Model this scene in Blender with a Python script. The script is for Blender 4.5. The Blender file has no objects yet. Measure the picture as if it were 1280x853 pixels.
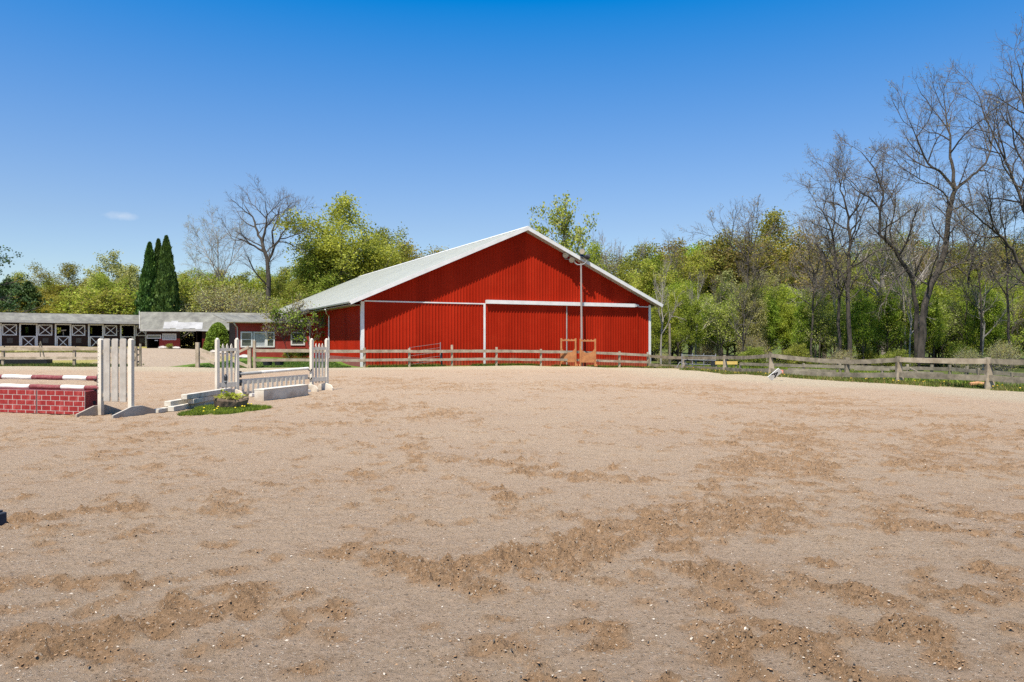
import bpy, math, random
import numpy as np
from mathutils import Vector, Matrix

R = math.radians
scene = bpy.context.scene
col = scene.collection

# ---------------------------------------------------------------- camera
EYE = 1.7
F = 930.0                       # focal length in photo pixels (1280 wide)
cam = bpy.data.cameras.new('camera'); camo = bpy.data.objects.new('camera', cam)
col.objects.link(camo); scene.camera = camo
camo.location = (0, 0, EYE); camo.rotation_euler = (R(90), 0, 0)
cam.sensor_width = 36; cam.lens = 36 * F / 1280
cam.clip_start = 0.1; cam.clip_end = 8000
# ---------------------------------------------------------------- world
SUN = Vector((-0.545, -1.390, 2.9)).normalized()
sun_el = math.asin(SUN.z); sun_rot = math.atan2(SUN.x, SUN.y)
w = bpy.data.worlds.new('World'); scene.world = w; w.use_nodes = True
nt = w.node_tree; nt.nodes.clear()
out = nt.nodes.new('ShaderNodeOutputWorld'); bg = nt.nodes.new('ShaderNodeBackground')
sky = nt.nodes.new('ShaderNodeTexSky'); sky.sky_type = 'NISHITA'; sky.sun_disc = False
sky.sun_elevation = sun_el; sky.sun_rotation = sun_rot
sky.air_density = 1.0; sky.dust_density = 0.6; sky.ozone_density = 3.0; sky.altitude = 50
hs = nt.nodes.new('ShaderNodeHueSaturation')
tcw = nt.nodes.new('ShaderNodeTexCoord'); sxyz = nt.nodes.new('ShaderNodeSeparateXYZ'); nt.links.new(tcw.outputs['Generated'], sxyz.inputs[0])
for sock, lo_, hi_ in (('Saturation', 1.12, 1.55), ('Value', .97, 1.40), ('Hue', .508, .500)):     # deeper, cleaner blue overhead
    q_ = nt.nodes.new('ShaderNodeMapRange'); q_.inputs['From Min'].default_value = .15; q_.inputs['From Max'].default_value = .46
    q_.inputs['To Min'].default_value = lo_; q_.inputs['To Max'].default_value = hi_
    nt.links.new(sxyz.outputs['Z'], q_.inputs['Value']); nt.links.new(q_.outputs[0], hs.inputs[sock])
nt.links.new(sky.outputs[0], hs.inputs['Color'])
# one small wisp of cloud low in the sky, fixed to a compass direction
geo = nt.nodes.new('ShaderNodeTexCoord')
cd = Vector(((152-640)/F, 1, (427-271)/F)).normalized()
mp = nt.nodes.new('ShaderNodeVectorMath'); mp.operation = 'SUBTRACT'; mp.inputs[1].default_value = cd
nt.links.new(geo.outputs['Generated'], mp.inputs[0])
sc_ = nt.nodes.new('ShaderNodeVectorMath'); sc_.operation = 'MULTIPLY'; sc_.inputs[1].default_value = (60, 60, 230)
nt.links.new(mp.outputs[0], sc_.inputs[0])
ln = nt.nodes.new('ShaderNodeVectorMath'); ln.operation = 'LENGTH'; nt.links.new(sc_.outputs[0], ln.inputs[0])
cn = nt.nodes.new('ShaderNodeTexNoise'); cn.inputs['Scale'].default_value = 90; cn.inputs['Detail'].default_value = 6
nt.links.new(geo.outputs['Generated'], cn.inputs['Vector'])
ad = nt.nodes.new('ShaderNodeMath'); ad.operation = 'MULTIPLY_ADD'; ad.inputs[1].default_value = 1.6; ad.inputs[2].default_value = -0.8
nt.links.new(cn.outputs['Fac'], ad.inputs[0])
ad2 = nt.nodes.new('ShaderNodeMath'); ad2.operation = 'ADD'
nt.links.new(ln.outputs['Value'], ad2.inputs[0]); nt.links.new(ad.outputs[0], ad2.inputs[1])
rm = nt.nodes.new('ShaderNodeMapRange'); rm.inputs['From Min'].default_value = 0.25; rm.inputs['From Max'].default_value = 1.25
rm.inputs['To Min'].default_value = 0.38; rm.inputs['To Max'].default_value = 0.0
nt.links.new(ad2.outputs[0], rm.inputs['Value'])
mx = nt.nodes.new('ShaderNodeMix'); mx.data_type = 'RGBA'
nt.links.new(rm.outputs[0], mx.inputs['Factor']); nt.links.new(hs.outputs[0], mx.inputs['A'])
mx.inputs['B'].default_value = (5.4, 5.8, 6.4, 1)
nt.links.new(mx.outputs['Result'], bg.inputs['Color']); bg.inputs['Strength'].default_value = 0.082
nt.links.new(bg.outputs[0], out.inputs[0])
# ---------------------------------------------------------------- sun
sl = bpy.data.lights.new('sun', 'SUN'); sl.energy = 4.9; sl.angle = R(0.5); sl.color = (1.0, 0.94, 0.84)
so = bpy.data.objects.new('sun', sl); col.objects.link(so)
so.rotation_euler = (-SUN).to_track_quat('-Z', 'Y').to_euler(); so.location = (-20, -30, 60)
scene.view_settings.view_transform = 'Standard'; scene.view_settings.look = 'None'
scene.view_settings.exposure = 0.85; scene.view_settings.gamma = 1.0
scene.view_settings.use_curve_mapping = False
scene.cycles.max_bounces = 6; scene.cycles.diffuse_bounces = 3; scene.cycles.transparent_max_bounces = 6
scene.cycles.use_denoising = False
try: scene.cycles.denoiser = 'OPENIMAGEDENOISE'
except Exception: pass

def PX(px, py, Y):                       # picture pixel at a distance -> a point of the place
    return Vector(((px - 640) / F * Y, Y, EYE + (427 - py) / F * Y))

# ---------------------------------------------------------------- terrain height
W_ = Vector((0.8951, 0.4457)); D_ = Vector((-0.4457, 0.8951)); B0 = Vector((-9.70, 48.0))
def barn(t, s=0.0):                      # barn frame -> world x, y
    p = B0 + W_ * t + D_ * s; return p.x, p.y
ctrl = [(0,0,0),(-8,4,0),(8,4,0),(0,10,0),(-10,17,0),(-8,22,0),(0,20,0),(0,32,0),(10,14,0),(12,24,-.05),
        (-7,26,0),(-20,30,.03),(-20,18,0),(-25,46,.12),(-33,46,.14),(-15.5,44.3,.10),(-9.7,48,.02),(-13.7,56,.33),(-5,50,.02),
        (0,51.5,0),(4,53.5,-.12),(8,55,-.28),(10.8,58,-.42),(11.7,51,-.2),(12.7,44.5,-.17),(13.2,38,-.06),
        (15.6,34.5,-.12),(16.6,32,-.1),(18.3,28.5,-.14),(19.2,25.5,-.12),(20,38,-.55),(16,44,-.5),(24,32,-.5),
        (28,50,-.8),(16,60,-.6),(-16.8,62.3,.32),(-22,59.6,.42),(-27,64,.7),(-37,76,.96),(-30,77,.8),(-48,74,1.22),
        (-41,79,1.1),(-58,66,1.3),(-38,60,.75),(-34,52,.3),(-28,52,.3),(-20,51,.22),(-60,110,1.5),(0,110,0),(60,110,-.8),
        (40,70,-.8),(70,50,-.8),(-70,40,.5),(-60,0,.1),(60,0,-.2),(0,-40,0),(0,200,0),(-200,200,1.5),(200,200,-.8)]
cx = np.array([c[0] for c in ctrl], float); cy = np.array([c[1] for c in ctrl], float); cz = np.array([c[2] for c in ctrl], float)
def zgn(x, y):
    x = np.asarray(x, float); y = np.asarray(y, float)
    num = np.zeros(x.shape); den = np.zeros(x.shape)
    for a, b, c in zip(cx, cy, cz):
        d2 = (x - a)**2 + (y - b)**2 + 2.5
        wt = 1.0 / (d2 * d2 ** 0.75)
        num += wt * c; den += wt
    return num / den
def zg(x, y): return float(zgn(np.array([x]), np.array([y]))[0])

# ---------------------------------------------------------------- numpy noise
def _hash(ix, iy, seed):
    h = (ix * 374761393 + iy * 668265263 + seed * 1442695041) & 0xFFFFFFFF
    h = ((h ^ (h >> 13)) * 1274126177) & 0xFFFFFFFF
    h = ((h ^ (h >> 16)) * 2246822519) & 0xFFFFFFFF
    return ((h ^ (h >> 13)) & 0xFFFFFF) / float(0xFFFFFF)
def vnoise(x, y, seed=0):
    xi = np.floor(x).astype(np.int64); yi = np.floor(y).astype(np.int64)
    fx = x - xi; fy = y - yi
    fx = fx*fx*fx*(fx*(fx*6-15)+10); fy = fy*fy*fy*(fy*(fy*6-15)+10)
    a = _hash(xi, yi, seed); b = _hash(xi+1, yi, seed); c = _hash(xi, yi+1, seed); d = _hash(xi+1, yi+1, seed)
    return (a*(1-fx)+b*fx)*(1-fy) + (c*(1-fx)+d*fx)*fy
def fbm(x, y, wl, octv=4, seed=0, gain=.5):
    s = np.zeros(np.shape(x)); amp = 1; tot = 0; f = 1.0 / wl
    ca, sa = math.cos(.6), math.sin(.6)
    for o in range(octv):
        xr = x*ca - y*sa; yr = x*sa + y*ca; x, y = xr, yr
        s += amp * vnoise(x*f + 13.7*o, y*f - 7.1*o, seed + o*17); tot += amp
        amp *= gain; f *= 2.03
    return s / tot
def sstep(a, b, x):
    t = np.clip((x - a) / (b - a), 0, 1); return t*t*(3-2*t)
def segdist(x, y, pts):
    d = np.full(np.shape(x), 1e9)
    for (ax, ay), (bx, by) in zip(pts[:-1], pts[1:]):
        vx, vy = bx-ax, by-ay; L = vx*vx+vy*vy + 1e-9
        t = np.clip(((x-ax)*vx + (y-ay)*vy)/L, 0, 1)
        d = np.minimum(d, np.hypot(x-ax-t*vx, y-ay-t*vy))
    return d

# ---------------------------------------------------------------- materials
MATS = {}
def new_mat(name):
    m = bpy.data.materials.new(name); m.use_nodes = True
    n = m.node_tree; n.nodes.clear()
    o = n.nodes.new('ShaderNodeOutputMaterial'); b = n.nodes.new('ShaderNodeBsdfPrincipled')
    n.links.new(b.outputs[0], o.inputs['Surface'])
    return m, n, b, o
def ramp(n, stops):
    r = n.nodes.new('ShaderNodeValToRGB'); e = r.color_ramp.elements
    while len(e) < len(stops): e.new(0.5)
    for el, (p, c) in zip(e, stops):
        el.position = p; el.color = (*c, 1)
    return r
def mottled(name, c1, c2, scale=3.0, detail=6, rough=.7, bump=.25, bscale=None, stretch=(1,1,1), lo=.35, hi=.65, dirt=None, metal=0.0, bdist=.01, spec=.3, c3=None):
    """two-tone weathered surface in object space"""
    m, n, b, o = new_mat(name)
    tc = n.nodes.new('ShaderNodeTexCoord'); mpn = n.nodes.new('ShaderNodeMapping'); mpn.inputs['Scale'].default_value = stretch
    n.links.new(tc.outputs['Object'], mpn.inputs['Vector'])
    no = n.nodes.new('ShaderNodeTexNoise'); no.inputs['Scale'].default_value = scale; no.inputs['Detail'].default_value = detail
    no.inputs['Roughness'].default_value = .65
    n.links.new(mpn.outputs[0], no.inputs['Vector'])
    stops = [(lo, c1), (hi, c2)] if c3 is None else [(lo, c1), ((lo+hi)/2, c2), (hi, c3)]
    r = ramp(n, stops); n.links.new(no.outputs['Fac'], r.inputs[0])
    last = r.outputs[0]
    if dirt:                            # (colour, scale, amount) stains with a shape of their own
        n2 = n.nodes.new('ShaderNodeTexNoise'); n2.inputs['Scale'].default_value = dirt[1]; n2.inputs['Detail'].default_value = 8
        n2.inputs['Roughness'].default_value = .7
        n.links.new(tc.outputs['Object'], n2.inputs['Vector'])
        mr = n.nodes.new('ShaderNodeMapRange'); mr.inputs['From Min'].default_value = .5; mr.inputs['From Max'].default_value = .72
        mr.inputs['To Max'].default_value = dirt[2]
        n.links.new(n2.outputs['Fac'], mr.inputs['Value'])
        mi = n.nodes.new('ShaderNodeMix'); mi.data_type = 'RGBA'
        n.links.new(mr.outputs[0], mi.inputs['Factor']); n.links.new(last, mi.inputs['A']); mi.inputs['B'].default_value = (*dirt[0], 1)
        last = mi.outputs['Result']
    n.links.new(last, b.inputs['Base Color'])
    b.inputs['Roughness'].default_value = rough; b.inputs['Metallic'].default_value = metal
    b.inputs['Specular IOR Level'].default_value = spec
    if bump:
        nb = n.nodes.new('ShaderNodeTexNoise'); nb.inputs['Scale'].default_value = bscale or scale*6; nb.inputs['Detail'].default_value = 6
        n.links.new(mpn.outputs[0], nb.inputs['Vector'])
        bm_ = n.nodes.new('ShaderNodeBump'); bm_.inputs['Strength'].default_value = bump; bm_.inputs['Distance'].default_value = bdist
        n.links.new(nb.outputs['Fac'], bm_.inputs['Height']); n.links.new(bm_.outputs[0], b.inputs['Normal'])
    MATS[name] = m
    return m
def leaf_mat(name, cols, trans=.45, hue=.02, val=.25, scale=.9, spec=.25):
    m, n, b, o = new_mat(name)
    tc = n.nodes.new('ShaderNodeTexCoord'); no = n.nodes.new('ShaderNodeTexNoise')
    no.inputs['Scale'].default_value = scale; no.inputs['Detail'].default_value = 5; no.inputs['Roughness'].default_value = .75
    n.links.new(tc.outputs['Object'], no.inputs['Vector'])
    k = len(cols); r = ramp(n, [(.32 + .36*i/(k-1), c) for i, c in enumerate(cols)])
    n.links.new(no.outputs['Fac'], r.inputs[0])
    oi = n.nodes.new('ShaderNodeObjectInfo')
    h = n.nodes.new('ShaderNodeHueSaturation')
    m1 = n.nodes.new('ShaderNodeMapRange'); m1.inputs['To Min'].default_value = .5-hue; m1.inputs['To Max'].default_value = .5+hue
    m2 = n.nodes.new('ShaderNodeMapRange'); m2.inputs['To Min'].default_value = 1-val; m2.inputs['To Max'].default_value = 1+val
    wn = n.nodes.new('ShaderNodeTexWhiteNoise'); wn.noise_dimensions = '1D'
    n.links.new(oi.outputs['Random'], wn.inputs['W'])
    n.links.new(oi.outputs['Random'], m1.inputs['Value']); n.links.new(wn.outputs['Value'], m2.inputs['Value'])
    n.links.new(m1.outputs[0], h.inputs['Hue']); n.links.new(m2.outputs[0], h.inputs['Value'])
    n.links.new(r.outputs[0], h.inputs['Color'])
    n.links.new(h.outputs[0], b.inputs['Base Color']); b.inputs['Roughness'].default_value = .55
    b.inputs['Specular IOR Level'].default_value = spec
    t = n.nodes.new('ShaderNodeBsdfTranslucent'); n.links.new(h.outputs[0], t.inputs['Color'])
    mi = n.nodes.new('ShaderNodeMixShader'); mi.inputs[0].default_value = trans
    n.links.new(b.outputs[0], mi.inputs[1]); n.links.new(t.outputs[0], mi.inputs[2]); n.links.new(mi.outputs[0], o.inputs['Surface'])
    MATS[name] = m
    return m

M = MATS
mottled('red_siding', (.265,.014,.004), (.325,.019,.006), scale=.5, stretch=(1,1,.25), rough=.55, bump=.03, dirt=((.36,.03,.010), .9, .35), spec=.04)
mottled('red_board', (.22,.022,.015), (.30,.035,.022), scale=1.2, rough=.7, bump=.1, dirt=((.25,.09,.07), 2.0, .5))
mottled('dusty_red', (.20,.065,.05), (.26,.085,.07), scale=1.5, rough=.8, bump=.1)
mottled('stain_shade_board', (.020,.009,.006), (.036,.016,.011), scale=2, stretch=(6,1,1), rough=.8, bump=.2)  # dark stain, with roof overhang shade put into the colour too
mottled('interior_dark', (.025,.018,.014), (.04,.03,.024), scale=2, rough=.9, bump=0)
mottled('white_trim', (.56,.55,.52), (.66,.65,.62), scale=2, rough=.5, bump=.05, dirt=((.5,.47,.42), 3, .3))
mottled('roof_metal', (.33,.335,.29), (.395,.40,.345), scale=.6, stretch=(.4,3,1), rough=.45, bump=.05, dirt=((.27,.27,.225), .7, .45), spec=.2)
mottled('old_roof', (.115,.108,.085), (.225,.215,.17), scale=.8, stretch=(1.5,.5,1), rough=.6, bump=.1, dirt=((.12,.105,.09), .8, .6))
mottled('pale_panel', (.27,.26,.24), (.38,.37,.345), scale=.7, rough=.5, bump=.05, dirt=((.4,.38,.35), 2, .6))
mottled('gutter_grey', (.30,.285,.25), (.40,.385,.345), scale=2, rough=.5, bump=.05)
mottled('paint_white', (.53,.475,.375), (.66,.60,.49), scale=5, rough=.6, bump=.25, bscale=40, bdist=.002, dirt=((.42,.36,.29), 5, .55))
mottled('paint_dirty', (.31,.28,.235), (.41,.375,.32), scale=5, rough=.7, bump=.3, bscale=30, bdist=.003, dirt=((.30,.25,.20), 4, .7))
mottled('rail_wood', (.22,.175,.115), (.41,.34,.245), scale=2.2, stretch=(1,1,1), rough=.85, bump=.5, bscale=25, bdist=.006, dirt=((.17,.13,.09), 3, .5))
mottled('rail_grey', (.13,.11,.075), (.30,.255,.18), scale=2.2, rough=.9, bump=.5, bscale=22, bdist=.006, dirt=((.10,.085,.06), 3, .6))
mottled('brown_wood', (.27,.10,.035), (.40,.17,.06), scale=3, rough=.75, bump=.3, dirt=((.16,.07,.03), 4, .5))
mottled('steel', (.15,.15,.15), (.24,.24,.24), scale=4, rough=.5, bump=0, metal=.0)
mottled('gate_metal', (.07,.065,.06), (.14,.13,.12), scale=4, rough=.6, bump=0)
mottled('pole_metal', (.22,.19,.17), (.32,.29,.27), scale=1.4, rough=.5, bump=0, dirt=((.22,.12,.07), 1.4, .6))
mottled('lamp_cream', (.34,.29,.20), (.44,.39,.30), scale=9, rough=.5, bump=0)
mottled('black_plastic', (.018,.019,.022), (.03,.031,.035), scale=6, rough=.45, bump=0)
mottled('shadow_block', (.03,.034,.045), (.05,.055,.07), scale=9, rough=.8, bump=.3)  # dark tone of the block that stands in for a shadow
mottled('glass_dark', (.05,.06,.05), (.11,.12,.10), scale=3, rough=.08, bump=0, spec=.8)
mottled('glass_pale', (.26,.28,.29), (.34,.36,.37), scale=2, rough=.12, bump=0, spec=.7)
mottled('bark', (.034,.028,.022), (.085,.070,.055), scale=3, stretch=(1,1,.3), rough=.95, bump=.8, bscale=14, bdist=.03)
mottled('bark_pale', (.20,.18,.15), (.32,.29,.25), scale=3, stretch=(1,1,.3), rough=.95, bump=.6, bscale=14, bdist=.02)
mottled('twig_grey', (.085,.07,.058), (.16,.135,.115), scale=1.0, rough=.9, bump=0)
mottled('twig_pale', (.19,.165,.135), (.29,.25,.21), scale=1.0, rough=.9, bump=0)
mottled('stump', (.07,.05,.035), (.18,.13,.085), scale=4, stretch=(1,1,.4), rough=.95, bump=.8, bscale=18, bdist=.02)
mottled('soil', (.06,.042,.03), (.12,.09,.06), scale=8, rough=1, bump=.6)
mottled('yellow_paint', (.52,.34,.08), (.62,.44,.14), scale=3, rough=.7, bump=.1)
mottled('hatch_grey', (.05,.043,.036), (.08,.07,.06), scale=5, bump=0)
mottled('plate_white', (.78,.77,.72), (.85,.84,.80), scale=5, bump=0)
mottled('stone', (.28,.25,.22), (.46,.42,.37), scale=3, rough=.9, bump=.5)
mottled('rot_log', (.30,.14,.06), (.42,.24,.12), scale=5, rough=.9, bump=.5)
mottled('maroon', (.14,.03,.033), (.20,.05,.052), scale=12, rough=.75, bump=.3, bscale=60, bdist=.003, dirt=((.38,.22,.20), 22, .5))
mottled('pole_white', (.58,.55,.49), (.68,.65,.58), scale=6, rough=.55, bump=.2, bscale=50, bdist=.002, dirt=((.5,.42,.34), 9, .5))
mottled('beam_paint', (.42,.38,.31), (.58,.53,.44), scale=4, rough=.7, bump=.4, bscale=30, bdist=.004, dirt=((.22,.17,.11), 6, .7))
mottled('box_red', (.20,.028,.025), (.26,.04,.036), scale=6, rough=.7, bump=.2, dirt=((.32,.16,.13), 5, .4))
mottled('brick_red', (.20,.013,.012), (.29,.021,.018), scale=4, rough=.65, bump=.2, dirt=((.42,.14,.12), 4, .55))
mottled('mortar_pale', (.36,.26,.225), (.44,.33,.29), scale=8, rough=.8, bump=.2, dirt=((.40,.20,.17), 5, .6))
mottled('cloth_black', (.012,.012,.014), (.03,.03,.032), scale=6, rough=.8, bump=0)
mottled('letter_black', (.02,.02,.03), (.03,.03,.04), scale=6, rough=.6, bump=0)
mottled('orange_thing', (.55,.16,.10), (.62,.25,.15), scale=6, rough=.7, bump=0)
def splash(m, col_, z0, z1):
    n = m.node_tree; b = [q for q in n.nodes if q.type == 'BSDF_PRINCIPLED'][0]; src = b.inputs['Base Color'].links[0].from_socket
    tc = n.nodes.new('ShaderNodeTexCoord'); sx_ = n.nodes.new('ShaderNodeSeparateXYZ'); n.links.new(tc.outputs['Object'], sx_.inputs[0])
    no = n.nodes.new('ShaderNodeTexNoise'); no.inputs['Scale'].default_value = 1.6; no.inputs['Detail'].default_value = 8; n.links.new(tc.outputs['Object'], no.inputs['Vector'])
    a = n.nodes.new('ShaderNodeMath'); a.operation = 'MULTIPLY_ADD'; a.inputs[1].default_value = 1.6; a.inputs[2].default_value = -.8; n.links.new(no.outputs['Fac'], a.inputs[0])
    c = n.nodes.new('ShaderNodeMath'); c.operation = 'ADD'; n.links.new(sx_.outputs['Z'], c.inputs[0]); n.links.new(a.outputs[0], c.inputs[1])
    r = n.nodes.new('ShaderNodeMapRange'); r.inputs['From Min'].default_value = z0; r.inputs['From Max'].default_value = z1; r.inputs['To Min'].default_value = .6; r.inputs['To Max'].default_value = 0
    n.links.new(c.outputs[0], r.inputs['Value'])
    mi = n.nodes.new('ShaderNodeMix'); mi.data_type = 'RGBA'; n.links.new(r.outputs[0], mi.inputs['Factor']); n.links.new(src, mi.inputs['A']); mi.inputs['B'].default_value = (*col_, 1)
    n.links.new(mi.outputs['Result'], b.inputs['Base Color'])
def panels(m, w_, amt):
    n = m.node_tree; b = [q for q in n.nodes if q.type == 'BSDF_PRINCIPLED'][0]; src = b.inputs['Base Color'].links[0].from_socket
    tc = n.nodes.new('ShaderNodeTexCoord'); sx_ = n.nodes.new('ShaderNodeSeparateXYZ'); n.links.new(tc.outputs['Object'], sx_.inputs[0])
    a = n.nodes.new('ShaderNodeMath'); a.operation = 'ADD'; n.links.new(sx_.outputs['X'], a.inputs[0]); n.links.new(sx_.outputs['Y'], a.inputs[1])
    d_ = n.nodes.new('ShaderNodeMath'); d_.operation = 'DIVIDE'; d_.inputs[1].default_value = w_; n.links.new(a.outputs[0], d_.inputs[0])
    f_ = n.nodes.new('ShaderNodeMath'); f_.operation = 'FLOOR'; n.links.new(d_.outputs[0], f_.inputs[0])
    wn = n.nodes.new('ShaderNodeTexWhiteNoise'); wn.noise_dimensions = '1D'; n.links.new(f_.outputs[0], wn.inputs['W'])
    r = n.nodes.new('ShaderNodeMapRange'); r.inputs['To Min'].default_value = 1-amt; r.inputs['To Max'].default_value = 1+amt; n.links.new(wn.outputs['Value'], r.inputs['Value'])
    h = n.nodes.new('ShaderNodeHueSaturation'); n.links.new(r.outputs[0], h.inputs['Value']); n.links.new(src, h.inputs['Color']); n.links.new(h.outputs[0], b.inputs['Base Color'])
panels(M['red_siding'], .916, .09)
splash(M['red_siding'], (.27,.09,.05), .0, .55)          # dried mud thrown up by hooves and rain
splash(M['paint_white'], (.30,.22,.15), .02, .28); splash(M['paint_dirty'], (.28,.20,.135), .04, .35)
leaf_mat('leaf_bright', [(.125,.17,.014), (.24,.31,.024), (.39,.46,.06)])
leaf_mat('leaf_spring', [(.17,.22,.02), (.30,.36,.035), (.45,.48,.08)])
leaf_mat('leaf_olive', [(.16,.17,.03), (.27,.27,.04), (.38,.36,.07)])
leaf_mat('leaf_gold', [(.18,.18,.02), (.30,.285,.03), (.42,.38,.06)])
leaf_mat('leaf_rust', [(.20,.145,.045), (.30,.23,.06), (.36,.33,.09)])
leaf_mat('leaf_pale', [(.29,.29,.10), (.42,.42,.15), (.54,.52,.20)])
leaf_mat('leaf_dark', [(.025,.055,.012), (.045,.09,.02), (.08,.13,.03)], trans=.15)
leaf_mat('leaf_cedar', [(.022,.05,.010), (.06,.11,.018), (.13,.19,.03)], trans=.12, val=.12)
leaf_mat('leaf_bush', [(.08,.14,.012), (.14,.22,.02), (.22,.31,.03)], trans=.2, val=.05)
leaf_mat('grass_blade', [(.05,.10,.012), (.09,.155,.02), (.17,.21,.045)], trans=.4, scale=.5)
leaf_mat('dry_grass', [(.22,.20,.05), (.32,.28,.08), (.38,.33,.13)], trans=.4, scale=.5)
leaf_mat('dandelion', [(.70,.55,.03), (.80,.62,.03)], trans=.1, val=.02)

# ---------------------------------------------------------------- mesh helper
class MB:
    def __init__(s): s.v = []; s.f = []; s.m = []
    def add(s, vs, fs, mi=0):
        o = len(s.v); s.v += [tuple(v) for v in vs]
        s.f += [tuple(i + o for i in f) for f in fs]; s.m += [mi] * len(fs); return s
    def box(s, x0, x1, y0, y1, z0, z1, mi=0):
        v = [(x0,y0,z0),(x1,y0,z0),(x1,y1,z0),(x0,y1,z0),(x0,y0,z1),(x1,y0,z1),(x1,y1,z1),(x0,y1,z1)]
        return s.add(v, [(0,3,2,1),(4,5,6,7),(0,1,5,4),(1,2,6,5),(2,3,7,6),(3,0,4,7)], mi)
    def beam(s, a, b, wd, ht, mi=0, up=(0,0,1), w2=None, h2=None):
        a = Vector(a); b = Vector(b); d = (b-a).normalized(); up = Vector(up)
        if abs(d.dot(up)) > .98: up = Vector((1,0,0)) if abs(d.x) < .9 else Vector((0,1,0))
        r = d.cross(up).normalized(); u = r.cross(d).normalized()
        w2 = wd if w2 is None else w2; h2 = ht if h2 is None else h2
        v = [p + r*sx*ww/2 + u*sy*hh/2 for p, ww, hh in ((a,wd,ht),(b,w2,h2)) for sx, sy in ((-1,-1),(1,-1),(1,1),(-1,1))]
        return s.add(v, [(0,3,2,1),(4,5,6,7),(0,1,5,4),(1,2,6,5),(2,3,7,6),(3,0,4,7)], mi)
    def prism(s, poly, d0, d1, mi=0):      # poly of 3D points (one face), extruded by vectors d0..d1
        n = len(poly); d0 = Vector(d0); d1 = Vector(d1)
        v = [Vector(p)+d0 for p in poly] + [Vector(p)+d1 for p in poly]
        f = [tuple(range(n))[::-1], tuple(range(n, 2*n))] + [(i, (i+1)%n, (i+1)%n+n, i+n) for i in range(n)]
        return s.add(v, f, mi)
    def tube(s, pts, rad, n=10, mi=0, cap=True):
        pts = [Vector(p) for p in pts]; rad = rad if hasattr(rad, '__len__') else [rad]*len(pts)
        vs = []; fs = []
        ref = None
        for i, p in enumerate(pts):
            d = (pts[min(i+1, len(pts)-1)] - pts[max(i-1, 0)]).normalized()
            if ref is None: ref = Vector((0,0,1)) if abs(d.z) < .9 else Vector((1,0,0))
            r = d.cross(ref).normalized(); u = r.cross(d).normalized(); ref = u
            for k in range(n):
                a = 2*math.pi*k/n; vs.append(p + (r*math.cos(a) + u*math.sin(a))*rad[i])
        for i in range(len(pts)-1):
            for k in range(n):
                fs.append((i*n+k, i*n+(k+1)%n, (i+1)*n+(k+1)%n, (i+1)*n+k))
        if cap:
            fs.append(tuple(range(n))[::-1]); fs.append(tuple((len(pts)-1)*n + k for k in range(n)))
        return s.add(vs, fs, mi)
    def lathe(s, prof, c=(0,0,0), n=16, mi=0):
        c = Vector(c); vs = []; fs = []
        for r_, z in prof:
            for k in range(n):
                a = 2*math.pi*k/n; vs.append(c + Vector((r_*math.cos(a), r_*math.sin(a), z)))
        for i in range(len(prof)-1):
            for k in range(n): fs.append((i*n+k, i*n+(k+1)%n, (i+1)*n+(k+1)%n, (i+1)*n+k))
        fs.append(tuple(range(n))[::-1]); fs.append(tuple((len(prof)-1)*n+k for k in range(n)))
        return s.add(vs, fs, mi)
    def build(s, name, mats, parent=None, bevel=0, smooth=False, loc=None):
        me = bpy.data.meshes.new(name); me.from_pydata(s.v, [], s.f)
        if not isinstance(mats, (list, tuple)): mats = [mats]
        for m in mats: me.materials.append(MATS[m])
        if len(mats) > 1: me.polygons.foreach_set('material_index', s.m)
        if smooth: me.polygons.foreach_set('use_smooth', [True]*len(s.f))
        me.update()
        o = bpy.data.objects.new(name, me); col.objects.link(o)
        if parent: o.parent = parent
        if loc: o.location = loc
        if bevel:
            b = o.modifiers.new('bevel', 'BEVEL'); b.width = bevel; b.segments = 2; b.limit_method = 'ANGLE'
        return o
def tag(o, label=None, cat=None, group=None, kind=None):
    if label: o['label'] = label
    if cat: o['category'] = cat
    if group: o['group'] = group
    if kind: o['kind'] = kind
    return o
def empty(name, loc, rz, label, cat, group=None):
    o = bpy.data.objects.new(name, None); col.objects.link(o); o.location = loc; o.rotation_euler = (0,0,rz)
    o.empty_display_size = .2
    return tag(o, label, cat, group)
def copy_tree(o, parent=None):
    c = o.copy(); col.objects.link(c)
    if parent: c.parent = parent
    for ch in list(o.children): copy_tree(ch, c)
    return c
def np_mesh(name, v, f, mats, mi=None, smooth=False):
    """v (N,3); f (K,4) or (K,3)"""
    me = bpy.data.meshes.new(name); v = np.ascontiguousarray(v, np.float32); f = np.ascontiguousarray(f, np.int32)
    k = f.shape[1]
    me.vertices.add(len(v)); me.vertices.foreach_set('co', v.ravel())
    me.loops.add(f.size); me.loops.foreach_set('vertex_index', f.ravel())
    me.polygons.add(len(f)); me.polygons.foreach_set('loop_start', np.arange(0, f.size, k, dtype=np.int32))
    me.polygons.foreach_set('loop_total', np.full(len(f), k, np.int32))
    if mi is not None: me.polygons.foreach_set('material_index', np.ascontiguousarray(mi, np.int32))
    if smooth: me.polygons.foreach_set('use_smooth', np.ones(len(f), bool))
    for m in mats: me.materials.append(MATS[m])
    me.update(calc_edges=True); me.validate()
    return me

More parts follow.
